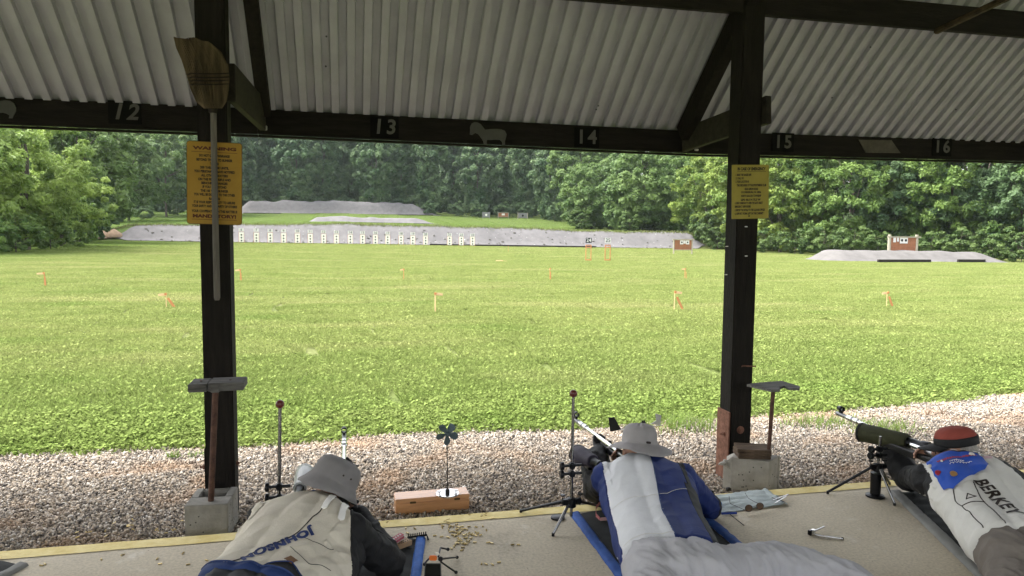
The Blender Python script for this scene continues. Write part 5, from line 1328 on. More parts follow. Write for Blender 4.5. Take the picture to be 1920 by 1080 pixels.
M_dirt = pm('tan_dirt', (.28, .20, .135), .95, var=.2, scale=3, bump=.6, bscale=8)
for (px, py, w_, lb) in ((190, 447, 26, 'left tan dirt pile by the bright left trees'), (214, 446, 22, 'right tan dirt pile by the bright left trees')):
    c = ground(px, py); k = math.hypot(c.x, c.y)/FPX; q = MB(); n = 22; V = []; r = random.Random(px)
    for j in range(9):
        for i in range(n):
            a = 2*math.pi*i/n; t = j/8; rr_ = (1-t**1.6)*w_*k*.62*(1+.15*noise.noise((math.cos(a)*2, math.sin(a)*2, t*3+px))); V.append(c+Vector((math.cos(a)*rr_, math.sin(a)*rr_*.8, 14*k*t**.8 - .06)))
    q.add(V, [(j*n+i, j*n+(i+1) % n, (j+1)*n+(i+1) % n, (j+1)*n+i) for j in range(8) for i in range(n)]); tag(q.build('dirt_pile', M_dirt, None, True, origin=c), lb, 'dirt pile', 'dirt piles')
# ================================================================== SHOOTERS, RIFLES AND SCOPES
def frame3(x, y, z): return Matrix((x, y, z)).transposed()
class Blob:
    """overlapping ellipsoids fused into one continuous surface"""
    def __init__(s): s.q = MB()
    def ell(s, c, r, R=None): s.q.ball(c, r, 3, R); return s
    def limb(s, pts, rad_, n=9):
        pts = [Vector(p) for p in pts]
        for (a, ra), (b, rb) in zip(zip(pts, rad_), list(zip(pts, rad_))[1:]):
            k = max(3, int((b-a).length/(min(ra, rb)*.35)))
            for i in range(k+1):
                t = i/k; s.q.ball(a.lerp(b, t), ra+(rb-ra)*t, 2)
        return s
    def mesh(s, name, voxel, it=6, fold=None):
        me = bpy.data.meshes.new('tmp'); me.from_pydata([tuple(p) for p in s.q.v], [], s.q.f); o = bpy.data.objects.new('tmp', me); col.objects.link(o)
        m_ = o.modifiers.new('r', 'REMESH'); m_.mode = 'VOXEL'; m_.voxel_size = voxel
        if it: sm_ = o.modifiers.new('s', 'SMOOTH'); sm_.factor = .5; sm_.iterations = it
        bpy.context.view_layer.update(); dg = bpy.context.evaluated_depsgraph_get(); r = bpy.data.meshes.new_from_object(o.evaluated_get(dg)); r.name = name
        bpy.data.objects.remove(o); bpy.data.meshes.remove(me)
        if fold:
            nv = [v.normal.copy() for v in r.vertices]
            for v, n_ in zip(r.vertices, nv): v.co = v.co + n_*fold(v.co, n_)
        return r
def put(me, name, parent, mats, pick=None, smooth=True):
    inv_ = wmat(parent).inverted()
    if pick:
        idx = [pick(p.center) for p in me.polygons]
    me.transform(inv_)
    for m_ in mats: me.materials.append(m_)
    if pick: me.polygons.foreach_set('material_index', idx)
    me.polygons.foreach_set('use_smooth', [smooth]*len(me.polygons)); me.update()
    o = bpy.data.objects.new(name, me); col.objects.link(o); o.parent = parent; return o
def ridge(p, s, k=1.0):
    a = noise.noise((p[0]*s[0], p[1]*s[1], p[2]*s[2])); return (1-min(1, abs(a)*3.2))*k
def bvh_of(o):
    M = wmat(o); return BVHTree.FromPolygons([M @ v.co for v in o.data.vertices], [tuple(p.vertices) for p in o.data.polygons])
class Body:
    def __init__(s, head, theta, zn=.335):
        s.h = Vector(head); s.U = Vector((-math.sin(theta), -math.cos(theta), 0)); s.V = Vector((math.cos(theta), -math.sin(theta), 0)); s.Z = Vector((0, 0, 1))
        s.N = Vector((head[0], head[1], 0))+s.U*.13; s.R = frame3(s.V, s.U, s.Z)
    def p(s, u, v, z): return s.N+s.U*u+s.V*v+Vector((0, 0, z))
    def uv(s, w_): d = Vector((w_[0], w_[1], 0))-s.N; return d.dot(s.U), d.dot(s.V)
def drape(b, tree, pts, off=.002, top=1.2):
    """project points given as (u, v) down onto the garment"""
    r = []
    for u, v in pts:
        q_ = b.p(u, v, top); hit = tree.ray_cast(q_, Vector((0, 0, -1)))
        if hit[0] is not None: r.append(hit[0]+hit[1]*off)
    return r
def dens(pts, step=.008):
    o = []
    for a, c in zip(pts, pts[1:]):
        n = max(1, int(math.hypot(c[0]-a[0], c[1]-a[1])/step)); o += [(a[0]+(c[0]-a[0])*i/n, a[1]+(c[1]-a[1])*i/n) for i in range(n)]
    return o+[pts[-1]]
def seam(b, tree, pts, r, mat, parent, name='seam'):
    P = drape(b, tree, dens(pts), .0005); q = MB(); q.tube(P, r, 5); return q.build(name, mat, parent)
def patch(b, tree, v, f, mat, parent, name, off=.0022, th=0):
    """flat mesh in (u, v) laid on the garment"""
    bm = bmesh.new(); vs = [bm.verts.new((p[0], p[1], 0)) for p in v]
    for q_ in f:
        try: bm.faces.new([vs[i] for i in q_])
        except Exception: pass
    bmesh.ops.triangulate(bm, faces=bm.faces)
    for _ in range(6):
        lg = [e for e in bm.edges if e.calc_length() > .014]
        if not lg: break
        bmesh.ops.subdivide_edges(bm, edges=lg, cuts=1); bmesh.ops.triangulate(bm, faces=bm.faces)
    inv_ = wmat(parent).inverted()
    for w_ in bm.verts:
        hit = tree.ray_cast(b.p(w_.co.x, w_.co.y, 1.2), Vector((0, 0, -1)))
        w_.co = inv_ @ (hit[0]+hit[1]*off if hit[0] is not None else b.p(w_.co.x, w_.co.y, .2))
    me = bpy.data.meshes.new(name); bm.to_mesh(me); bm.free(); me.update(); o = link(name, me, mat, parent, True); return o
def poly_patch(b, tree, poly, mat, parent, name, off=.002): return patch(b, tree, poly, [tuple(range(len(poly)))], mat, parent, name, off)
def word(b, tree, txt, size, u0, v0, du, dv, mat, parent, name='lettering', bold=.0, off=.0025):
    flip = 1
    v, f = text_mesh(txt, size, 0, 'CENTER', 1.12, bold=bold)
    L_ = math.hypot(du, dv); a = (du/L_, dv/L_); c = (-a[1], a[0])
    return patch(b, tree, [(u0+p[0]*a[0]+p[1]*c[0]*flip, v0+p[0]*a[1]+p[1]*c[1]*flip) for p in v], f, mat, parent, name, off)

M_skin = pm('skin', (.42, .235, .165), .55, var=.12, scale=25, spec=.35); M_glove = pm('black_glove', (.014, .014, .015), .6, var=.2, bump=.3, bscale=120)
M_hair = pm('grey_hair', (.30, .28, .25), .8, var=.3, scale=80, stretch=(1, 1, .2))
def human(e, b, bore, le, lh, re, rh, hz=.405, roll=.25, skin=M_skin, yaw=.06):
    """head, neck, core, arms and hands as one continuous body"""
    B = Blob(); h = Vector((b.h.x, b.h.y, hz)); F = Vector((math.sin(yaw), math.cos(yaw), -.12)).normalized(); X = Vector((math.cos(roll)*math.cos(yaw), -math.cos(roll)*math.sin(yaw), -math.sin(roll))); X = (X-F*X.dot(F)).normalized(); Zh = X.cross(F); R = frame3(X, F, Zh)
    P = lambda x, y, z: h+R @ Vector((x, y, z))
    B.ell(P(0, -.012, .025), (.076, .096, .092), R); B.ell(P(0, .03, -.035), (.058, .062, .075), R); B.ell(P(0, .055, -.085), (.036, .034, .026), R)
    B.limb([P(0, .088, .012), P(0, .106, -.022)], [.011, .015]); B.ell(P(0, .085, -.058), (.025, .012, .011), R); B.ell(P(0, .083, .022), (.05, .014, .010), R)
    for sx in (-1, 1): B.ell(P(sx*.079, -.012, -.01), (.010, .021, .033), R)
    B.limb([P(0, -.035, -.05), b.p(.02, 0, .33), b.p(.12, 0, .28)], [.056, .062, .09]); B.limb([b.p(.12, 0, .27), b.p(.40, 0, .20), b.p(.62, 0, .16)], [.11, .10, .10])
    def hand(w_, axis, up, curl, sgn, B=B, g=0.0):
        axis = Vector(axis).normalized(); up = (Vector(up)-axis*Vector(up).dot(axis)).normalized(); sd = axis.cross(up)
        pc = w_+axis*.045; B.ell(pc, (.040+g, .046+g, .017+g), frame3(sd, axis, up))
        for k, (o_, ln) in enumerate(((-.030, .062), (-.010, .074), (.011, .070), (.030, .055))):
            a0 = pc+sd*o_*1.0+axis*.036; d1 = (axis*math.cos(curl*.5)+up*math.sin(curl*.5)); d2 = (axis*math.cos(curl*1.3)+up*math.sin(curl*1.3)); d3 = (axis*math.cos(curl*2.0)+up*math.sin(curl*2.0))
            p1 = a0+d1*ln*.45; p2 = p1+d2*ln*.33; p3 = p2+d3*ln*.26; B.limb([a0, p1, p2, p3], [.0100+g, .0095+g, .0088+g, .0078+g])
        t0 = pc+sd*sgn*.034-axis*.018; t1 = t0+(sd*sgn*.7+axis*.6+up*.3).normalized()*.036; t2 = t1+(axis*.8+up*.6).normalized()*.028; B.limb([t0, t1, t2], [.0135+g, .011+g, .009+g])
    for (sv, el, hd, sg) in ((-.17, le, lh, 1), (.17, re, rh, -1)):
        sh = b.p(.09, sv, .29); el = Vector(el); hd = Vector(hd); B.limb([b.p(.10, 0, .28), sh, el, hd], [.08, .055, .042, .030])
    la = (Vector(lh)-Vector(le)).normalized(); la = Vector((la.x*.4, .8, .12)); hand(Vector(lh), la, (0, 0, 1), .75, 1)
    G = Blob(); hand(Vector(lh), la, (0, 0, 1), .75, 1, G, .0045); G.limb([Vector(lh).lerp(Vector(le), .25), Vector(lh)], [.043, .040]); put(G.mesh('glove', .007, 3), 'glove', e, [M_glove])
    hand(Vector(rh), (-.35, .75, .25), (-.9, .1, .2), 1.0, -1)
    me = B.mesh('body', .0062, 3); body = put(me, 'body', e, [skin])
    for sx in (-1, 1):
        q = MB(); q.ball(P(sx*.031, .083, .002), .0115, 2); ey = q.build('eye', pm('eye_white', (.75, .74, .72), .2), body, True)
        q = MB(); q.lathe([(.0052, 0), (.0052, .0012)], P(sx*.031, .094, .002), 10, F); q.build('iris', pm('iris_dark', (.03, .02, .015), .2), body)
    return P, R
def garment_arms(B, b, le, lh, re, rh, w_=.19, cuff=.8):
    for (sv, el, hd) in ((-w_, le, lh), (w_, re, rh)):
        sh = b.p(.10, sv, .285); el = Vector(el); hd = Vector(hd); B.limb([b.p(.14, sv*.45, .27), sh, sh.lerp(el, .5), el, el.lerp(hd, .45), el.lerp(hd, cuff)], [.10, .088, .076, .072, .066, .052])
TORSO = [(.00, .105, .075, .335), (.05, .165, .098, .315), (.11, .215, .118, .290), (.19, .232, .132, .265), (.28, .228, .138, .240), (.38, .218, .136, .215), (.48, .212, .132, .195), (.56, .216, .134, .183), (.635, .220, .136, .175)]
def torso(B, b, keys=TORSO, grow=0.0, bx=0):
    for (k0, k1) in zip(keys, keys[1:]):
        n = 5
        for i in range(n):
            t = i/n; u, a, h_, z_ = [k0[j]+(k1[j]-k0[j])*t for j in range(4)]
            for vv in (-.42, 0, .42): B.ell(b.p(u, vv*a, z_), (a*.60+grow, .055, h_*(1.0 if vv == 0 else .95)+grow), b.R)
def jacket_fold(b, amp=.0045):
    def f(p, n_):
        u, v = b.uv(p); d = amp*ridge((u*1.0+v*.5, v, p.z), (9, 7, 9)) + amp*.6*noise.noise((p.x*13, p.y*13, p.z*13))
        if u > .58: d += amp*1.2*noise.noise((v*18, 3, u*3))
        if abs(v) > .20 and u < .3: d += amp*1.6*ridge((p.x, p.y, p.z), (14, 14, 14))
        return d-amp*.4
    return f
def trousers(e, b, keys, legs, mat, fold=.008, name='trousers', rs=(.118, .108, .090, .060)):
    B = Blob(); torso(B, b, keys); 
    for L_ in legs: B.limb(L_, rs[:len(L_)])
    def f(p, n_):
        u, v = b.uv(p); return fold*ridge((u*.6+v*.9, v*.7-u*.5, p.z*.5), (5, 20, 8)) + fold*.8*ridge((u*.9-v*.8, v+u*.3, p.z), (13, 6, 9)) + fold*.6*max(0, ridge((u*.5+v*1.1, v*.4-u*.7, p.z*.4), (9, 34, 10))-.45) + fold*.35*noise.noise((p.x*22, p.y*22, p.z*22)) - fold*.5
    return put(B.mesh(name, .0078, 6, f), name, e, [mat])
def boots(e, pts, mat):
    for a, c in pts:
        B = Blob(); B.limb([a, c], [.05, .042]); put(B.mesh('boot', .010, 3), 'boot', e, [mat])

# --- rifle (local line along +Y at bore x, z)
M_barrel = pm('stainless_barrel', (.66, .66, .65), .22, 1.0, var=.05, scale=30); M_gun = pm('blued_steel', (.02, .021, .023), .35, .6, var=.2)
def rifle(bx, bz, y0, y1, label, stock, slope=0.0, seed=0):
    e = empty('target_rifle', (bx, y0, bz-.12), label, 'rifle'); L_ = y1-y0
    def P(y, dx=0, dz=0): return Vector((bx+dx+slope*(y-y0), y, bz+dz))
    q = MB(); q.tube([P(y0+.36), P(y0+.40), P(y1-.24), P(y1-.12)], [.0155, .0145, .0125, .0125], 16); q.build('barrel', M_barrel, e, True)
    q = MB(); q.tube([P(y1-.25), P(y1-.245), P(y1-.205), P(y1-.20)], [.013, .019, .019, .013], 16); q.tube([P(y1-.185), P(y1-.18), P(y1-.13), P(y1-.125)], [.013, .0185, .0185, .013], 16); q.build('barrel_collar', M_barrel, e, True)
    q = MB(); q.tube([P(y1-.20), P(y1-.185)], .0165, 16); q.tube([P(y1-.125), P(y1-.06), P(y1)], [.0155, .0145, .0145], 16); q.build('muzzle_tube', pm('dark_tube', (.18, .18, .185), .35, .8), e, True)
    q = MB(); q.box(P(y1-.045, 0, .020), (.016, .034, .016), bev=.003); q.tube([P(y1-.07, 0, .043), P(y1-.02, 0, .043)], .0175, 18, False); fs_ = q.build('front_sight', M_gun, e, True)
    fs_.modifiers.new('thickness', 'SOLIDIFY').thickness = .003
    q = MB(); q.tube([P(y0+.16), P(y0+.365)], .019, 16); q.build('receiver', pm('receiver_steel', (.30, .30, .30), .3, .9), e, True)
    q = MB(); q.box(P(y0+.17, 0, .034), (.034, .04, .032), bev=.004); q.tube([P(y0+.115, 0, .043), P(y0+.15, 0, .043)], .014, 14); q.build('rear_sight', M_gun, e)
    q = MB(); q.tube([P(y0+.20, .018, .002), P(y0+.19, .06, -.02)], .005, 8); q.ball(P(y0+.19, .064, -.022), .010, 2); q.build('bolt_handle', M_gun, e, True)
    prof_ = [(0, .01), (.02, .03), (.15, .03), (.17, -.014), (.62, -.016), (.64, -.03), (.62, -.058), (.38, -.062), (.34, -.045), (.27, -.05), (.25, -.13), (.20, -.135), (.17, -.06), (.10, -.07), (.02, -.12), (0, -.11)]
    M = Matrix.Translation(P(y0)) @ Matrix.Rotation(rad(90), 4, 'Z'); q = MB(); q.prism(prof_, .046, M); o = q.build('stock', stock, e); bv = o.modifiers.new('round', 'BEVEL'); bv.width = .009; bv.segments = 3
    q = MB(); q.prism([(0, .012), (-.03, .02), (-.035, -.12), (0, -.112)], .05, M); q.build('butt_plate', M_gun, e)
    return e, P
# --- scope stand
M_ball = pm('red_knob', (.10, .018, .014), .3, var=.1, spec=.5); M_rod = pm('grey_rod', (.30, .30, .30), .25, 1.0, var=.08)
def scope_stand(base, top, hubz, feet, label, clampz, ball=True, rod=.0085):
    e = empty('scope_stand', (base[0], base[1], 0), label, 'scope stand'); b0 = Vector(base); t = Vector(top)
    q = MB(); q.tube([b0, t], rod, 12); q.build('rod', M_rod, e, True)
    if ball: q = MB(); q.ball(t+Vector((0, 0, .012)), .0215, 3); q.build('knob', M_ball, e, True)
    hub_ = b0.lerp(t, (hubz-b0.z)/(t.z-b0.z)); q = MB(); q.lathe([(.018, -.035), (.026, -.03), (.026, .015), (.016, .02)], hub_, 16); q.box(hub_+Vector((0, -.004, 0)), (.11, .026, .030), bev=.004); q.build('hub', M_gun, e, True)
    for sx in (-.05, .05):
        q = MB(); q.tube([hub_+Vector((sx, 0, .012)), hub_+Vector((sx, 0, .036))], .0035, 8); q.lathe([(.014, .034), (.014, .041)], hub_+Vector((sx, 0, 0)), 12); q.build('wing_screw', M_gun, e)
    for f_, m_ in feet:
        f_ = Vector(f_); q = MB(); st_ = hub_+Vector(((f_.x-hub_.x)*.15, (f_.y-hub_.y)*.15, -.012)); q.tube([st_, f_+Vector((0, 0, .012)), f_], [.0088, .0078, .006], 10); lg = q.build('leg', m_, e, True)
        q = MB(); q.lathe([(.008, 0), (.008, .018)], f_, 10); q.build('foot', M_gun, lg)
    for cz in clampz:
        c = b0.lerp(t, (cz-b0.z)/(t.z-b0.z)); q = MB(); q.box(c, (.030, .034, .034), bev=.005); q.tube([c+Vector((-.05, 0, 0)), c+Vector((.055, 0, 0))], .008, 10); cl2 = q.build('clamp', M_gun, e)
        q = MB(); q.lathe([(.021, 0), (.023, .004), (.023, .016), (.019, .02)], c+Vector((-.048, 0, 0)), 14, (-1, 0, 0)); q.build('clamp_knob', M_gun, cl2, True)
    return e
def scope(rear, front, r0, r1, label, mat, cap, mats2=None):
    e = empty('spotting_scope', rear, label, 'scope'); a, c = Vector(rear), Vector(front); d = (c-a)
    q = MB(); q.tube([a+d*.30, a+d*.34, a+d*.62, a+d*.70, a+d*.99, c], [r0*.9, r0, r0*1.05, r1*.97, r1, r1*.98], 26); q.build('tube', mat, e, True)
    q = MB(); q.tube([c-d*.03, c+d*.005], r1*1.05, 26); q.build('objective_ring', cap, e, True)
    q = MB(); q.tube([a, a+d*.10, a+d*.12, a+d*.30], [r0*.55, r0*.55, r0*.45, r0*.62], 20); q.build('eyepiece', M_gun, e, True)
    q = MB(); q.box(a+d*.5+Vector((0, 0, -r0*1.1)), (.03, .06, .02), bev=.003); q.build('mount_foot', M_gun, e)
    return e
# --- hats
def hat_mesh(P, R, c, prof_, tilt, wob, name, mat, parent, seed=0, n=56, sx=1.0, sy=1.12, crumple=.004):
    q = MB(); V = []; T = R @ Matrix.Rotation(tilt[0], 3, 'X') @ Matrix.Rotation(tilt[1], 3, 'Y')
    for (r_, z_, w_) in prof_:
        for k in range(n):
            a = 2*math.pi*k/n; f_ = 1+crumple*6*noise.noise((math.cos(a)*1.8+seed, math.sin(a)*1.8, z_*14))
            V.append(P(*c) + T @ Vector((r_*sx*math.cos(a)*f_, r_*sy*math.sin(a)*f_, z_ + w_*(math.sin(2*a+seed)*.6+math.sin(3*a+seed*2)*.4)*wob + crumple*noise.noise((math.cos(a)*3, math.sin(a)*3, z_*30+seed)))))
    m_ = len(prof_); q.add(V, [(i*n+k, i*n+(k+1) % n, (i+1)*n+(k+1) % n, (i+1)*n+k) for i in range(m_-1) for k in range(n)]+[tuple((m_-1)*n+k for k in range(n))])
    o = q.build(name, mat, parent, True); o.modifiers.new('thickness', 'SOLIDIFY').thickness = .003; return o, T

# ------------------------------------------------------------------ left shooter
M_beige = pm('beige_canvas', (.60, .55, .455), .85, var=.07, scale=7, bump=.2, bscale=160, c2=(.68, .63, .53)); M_blk = pm('black_cloth', (.012, .012, .013), .75, var=.25, scale=12, bump=.25, bscale=120)
M_navy = pm('navy_trim', (.014, .034, .12), .7, var=.2); M_strap = pm('white_strap', (.62, .60, .55), .6, var=.08); M_char = pm('charcoal_cloth', (.030, .032, .034), .75, var=.2)
M_blue_l = pm('letter_blue', (.012, .028, .12), .7)
b = Body((-.080, 3.49), rad(27)); e1 = empty('person', (-.2, 3.2, 0), 'prone shooter in beige jacket and grey bucket hat at left', 'person')
BX1 = -.022; le, lh, re, rh = (-.09, 3.80, .075), (BX1-.005, 4.00, .255), (.185, 3.305, .065), (BX1+.035, 3.56, .27)
P, R = human(e1, b, BX1, le, lh, re, rh, .388, .42)
B = Blob(); torso(B, b, [(u*.86, a*1.10, h_*1.03, z_) for u, a, h_, z_ in TORSO]); garment_arms(B, b, le, lh, re, rh, .205)
for (u, v, z_, r_) in ((.18, .20, .20, .11), (.28, .205, .175, .12), (.38, .20, .165, .12), (.47, .19, .155, .115)): B.ell(b.p(u, v, z_), (r_, r_*.95, r_*1.05), b.R)
def pk1(c):
    u, v = b.uv(c)
    if u > .532: return 2
    if v > .19+.50*max(0, u-.035): return 1
    if v < -.25 and u < .25 or u < -.02: return 1
    if u > .475+.42*abs(v-.15) and .06 < v < .26: return 1
    return 0
j1 = put(B.mesh('jacket', .0068, 7, jacket_fold(b, .0055)), 'jacket', e1, [M_beige, M_blk, M_navy], pk1)
t1_ = bvh_of(j1)
seam(b, t1_, [(.03, .095), (.169, .106), (.30, .08), (.345, .06), (.53, -.085)], .0028, M_blk, j1); seam(b, t1_, [(.33, .075), (.33, .16), (.30, .24)], .0014, M_char, j1); seam(b, t1_, [(.40, .10), (.43, .20), (.40, .28)], .0014, M_char, j1)
word(b, t1_, 'JOHNSON', .058, .395, .040, .164, -.135, M_blue_l, j1, bold=.004)
seam(b, t1_, [(.0, .188), (.035, .19), (.06, .2025), (.26, .3025), (.275, .31)], .0065, M_blk, j1); seam(b, t1_, [(.53, .055), (.51, .065), (.475, .15), (.52, .26), (.53, .265)], .0032, M_navy, j1, 'patch_piping'); seam(b, t1_, [(.528, -.22), (.531, 0), (.528, .25)], .005, M_navy, j1, 'hem_piping')
poly_patch(b, t1_, [(.44, .125), (.475, .115), (.485, .155), (.45, .165)], pm('brown_patch', (.16, .075, .025), .7, var=.2), j1, 'patch')
for (a, c) in (((.03, .095), (.15, .117)), ((.05, .165), (.175, .205))):
    d_ = Vector((c[0]-a[0], c[1]-a[1])).normalized(); n_ = Vector((-d_.y, d_.x))*.0125
    poly_patch(b, t1_, [(a[0]+n_.x, a[1]+n_.y), (c[0]+n_.x, c[1]+n_.y), (c[0]+d_.x*.010, c[1]+d_.y*.010), (c[0]-n_.x, c[1]-n_.y), (a[0]-n_.x, a[1]-n_.y)], pm('strap_leather', (.84, .82, .78), .5, var=.05), j1, 'strap', .007).modifiers.new('thickness', 'SOLIDIFY').thickness = .004
    m0 = (a[0]+d_.x*.022, a[1]+d_.y*.022); P_ = drape(b, t1_, [(m0[0]+n_.x*1.25, m0[1]+n_.y*1.25), (m0[0]-n_.x*1.25, m0[1]-n_.y*1.25)], .009); q = MB(); q.tube(P_, .0026, 6); q.build('buckle', M_chrome, j1)
trousers(e1, b, [(.51, .215, .125, .170), (.62, .205, .128, .165), (.78, .195, .125, .16)], [[b.p(.80, -.10, .14), b.p(1.20, -.20, .09), b.p(1.55, -.28, .07)], [b.p(.80, .10, .14), b.p(1.12, .26, .09), b.p(1.42, .22, .07)]], M_char)
B = Blob(); B.ell(b.p(-.045, -.02, .335), (.105, .065, .062), b.R); B.ell(b.p(-.03, -.07, .335), (.085, .055, .055), b.R); put(B.mesh('collar', .008, 4), 'collar', e1, [M_navy])
M_hatg = pm('grey_hat', (.21, .20, .20), .9, var=.08, scale=14, bump=.2, bscale=220)
prof_ = [(.148, -.062, 1), (.128, -.034, .7), (.113, -.006, .2), (.1115, .0, 0), (.109, .03, 0), (.104, .062, 0), (.092, .086, 0), (.066, .100, 0), (.03, .105, 0), (.004, .106, 0)]
h1, T = hat_mesh(P, R, (0, -.015, .035), prof_, (rad(-14), rad(4)), .010, 'bucket_hat', M_hatg, e1, 3, crumple=.0085, sx=1.06, sy=1.14)
for a in (-.25, .12):
    ang = rad(-62)+a; q = MB(); c = P(0, -.015, .035)+T @ Vector((.1165*math.cos(ang), .125*math.sin(ang), .034)); q.lathe([(.0045, 0), (.0045, .002)], c, 10, T @ Vector((math.cos(ang), math.sin(ang), .1))); q.build('eyelet', M_ink, h1)
rifle(BX1, .325, 3.30, 4.60, 'target rifle with a pale steel barrel held by the left shooter', pm('stock_grey', (.20, .20, .20), .4, .3))
s_top = ony(525, 762, 3.72); s_b = ony(521.5, 985, 3.72); s_b.z = .02; s_b.x = ony(521.5, 965, 3.72).x
scope_stand(s_b, s_top, .14, [((s_b.x-.22, 3.95, -.09), M_gun), ((s_b.x+.12, 3.58, 0), M_gun), ((s_b.x-.10, 3.50, 0), M_gun)], 'scope stand with red-brown ball knob beside the grey bucket hat', (.325, .27))
scope(ony(557, 930, 3.62), ony(572, 886, 3.99), .036, .047, 'pale grey spotting scope left of the grey bucket hat', pm('pale_grey_enamel', (.48, .49, .47), .35, var=.05, spec=.5), pm('enamel_ring', (.60, .61, .59), .35))

# ------------------------------------------------------------------ middle shooter
M_wj = pm('white_leather', (.66, .67, .69), .75, var=.06, scale=6, bump=.15, bscale=140, c2=(.72, .73, .75)); M_bj = pm('royal_leather', (.011, .026, .130), .7, var=.15, scale=8, bump=.15, bscale=140)
b = Body((1.617, 3.79), rad(13)); e2 = empty('person', (1.55, 3.4, 0), 'prone shooter in white and blue jacket and wide grey sun hat', 'person')
BX2 = 1.575; le, lh, re, rh = (1.445, 3.97, .095), (BX2-.03, 4.17, .255), (2.00, 3.64, .065), (BX2+.04, 3.86, .27)
P, R = human(e2, b, BX2, le, lh, re, rh, .370, .15)
B = Blob(); torso(B, b, [(u, a*1.10, h_, z_-.01) for u, a, h_, z_ in TORSO]+[(.72, .232, .132, .165), (.84, .236, .134, .160)]); garment_arms(B, b, le, lh, re, rh, .20, .85); B.limb([Vector(le), Vector(le).lerp(Vector(lh), .6)], [.088, .072]); B.limb([Vector((1.425, 3.90, .17)), Vector((1.45, 4.03, .22)), Vector((1.50, 4.12, .25))], [.090, .088, .062])
def pk2(c):
    u, v = b.uv(c)
    if u < -.02: return 2
    if v < -.236 and u < .22: return 2 if u < .06 else 1
    if v < -.226: return 1
    if u < .30 and v > .185: return 3 if v < .21 else 1
    if v > .17 and u >= .30: return 3
    return 0 if v < (.045-.08*max(0, u-.03) if u < .55 else .003) else 1
j2 = put(B.mesh('jacket', .0068, 8, jacket_fold(b, .0032)), 'jacket', e2, [M_wj, M_bj, M_blk, M_char], pk2)
t2_ = bvh_of(j2)
seam(b, t2_, [(.03, .045), (.35, .02), (.58, .0), (.83, .01)], .0032, M_navy, j2); seam(b, t2_, [(.46, -.22), (.44, .01), (.36, .17)], .0011, M_strap, j2); seam(b, t2_, [(.07, -.232), (.22, -.232), (.83, -.226)], .0040, M_bj, j2)
seam(b, t2_, [(.30, .17), (.82, .172)], .0016, M_char, j2); seam(b, t2_, [(.05, .187), (.30, .187)], .004, M_char, j2); seam(b, t2_, [(.815, -.22), (.81, .0)], .0014, M_strap, j2, 'hem_stitch')
poly_patch(b, t2_, [(.015, .0), (.045, .0), (.045, .018), (.015, .018)], M_blk, j2, 'collar_tab', .004)
M_trs = pm('pale_grey_trousers', (.43, .425, .445), .85, var=.06, scale=9, bump=.15, bscale=150)
trousers(e2, b, [(.78, .205, .105, .145), (.85, .222, .130, .155), (.92, .228, .140, .16), (1.02, .215, .128, .145)], [[b.p(1.0, -.11, .135), b.p(1.36, -.17, .09), b.p(1.66, -.20, .07)], [b.p(.90, .11, .14), Vector((1.88, 2.80, .125)), Vector((2.13, 2.66, .10)), Vector((2.16, 2.25, .07))]], M_trs, .009)
boots(e2, [(b.p(1.66, -.20, .06), b.p(1.80, -.22, .05)), (Vector((2.16, 2.25, .06)), Vector((2.17, 2.10, .05)))], M_blk)
B = Blob(); B.ell(b.p(-.03, .075, .325), (.055, .045, .05), b.R); B.ell(b.p(-.01, .115, .31), (.04, .04, .045), b.R); put(B.mesh('neckerchief', .007, 3), 'neckerchief', e2, [pm('red_check', (.42, .065, .045), .8, var=.5, scale=40, c2=(.60, .25, .18))])
B = Blob(); B.ell(b.p(-.035, 0, .335), (.10, .055, .048), b.R); put(B.mesh('collar', .008, 4), 'collar', e2, [M_blk])
M_hatl = pm('light_grey_hat', (.30, .285, .285), .9, var=.07, scale=14, bump=.2, bscale=220)
prof_ = [(.190, -.040, 1), (.165, -.026, .9), (.135, -.010, .5), (.106, .0, .1), (.103, .005, 0), (.101, .03, 0), (.098, .06, 0), (.088, .088, 0), (.066, .104, 0), (.03, .110, 0), (.004, .111, 0)]
h2, T = hat_mesh(P, R, (0, -.02, .045), prof_, (rad(-6), rad(-2)), .016, 'sun_hat', M_hatl, e2, 1.2, crumple=.0070, sx=.96)
q = MB(); q.box(P(0, -.02, .045)+T @ Vector((.01, -.118, .012)), (.026, .012, .012), R, bev=.002); q.build('toggle', M_ink, h2)
rifle(BX2, .318, 3.60, 4.72, 'target rifle with a polished steel barrel held by the middle shooter', pm('stock_dark', (.03, .03, .035), .4, .2), -.035)
hub2 = onz(1070, 938, .15)
scope_stand((hub2.x+.004, hub2.y, .06), ony(1075, 742, hub2.y), .145, [(onz(1037, 1005, 0), M_rod), (Vector((hub2.x-.22, 3.93, .0)), M_gun), (Vector((hub2.x+.26, 3.90, 0)), M_gun)], 'tripod scope stand with red-brown ball knob beside the middle mat', (.30, .345))
q = MB(); c = onz(1046, 972, 0); q.lathe([(.040, 0), (.040, .010), (.030, .014), (.012, .016)], c, 24); tag(q.build('foot_disc', M_gun, None, True, origin=c), 'black round foot disc on the concrete under the middle scope stand', 'disc')
M_purp = pm('dark_purple_cover', (.035, .030, .045), .7, var=.2, bump=.2, bscale=80)
scope((hub2.x+.16, 3.66, .345), (hub2.x+.15, 4.02, .295), .040, .055, 'dark purple covered spotting scope left of the sun hat', M_purp, M_gun)

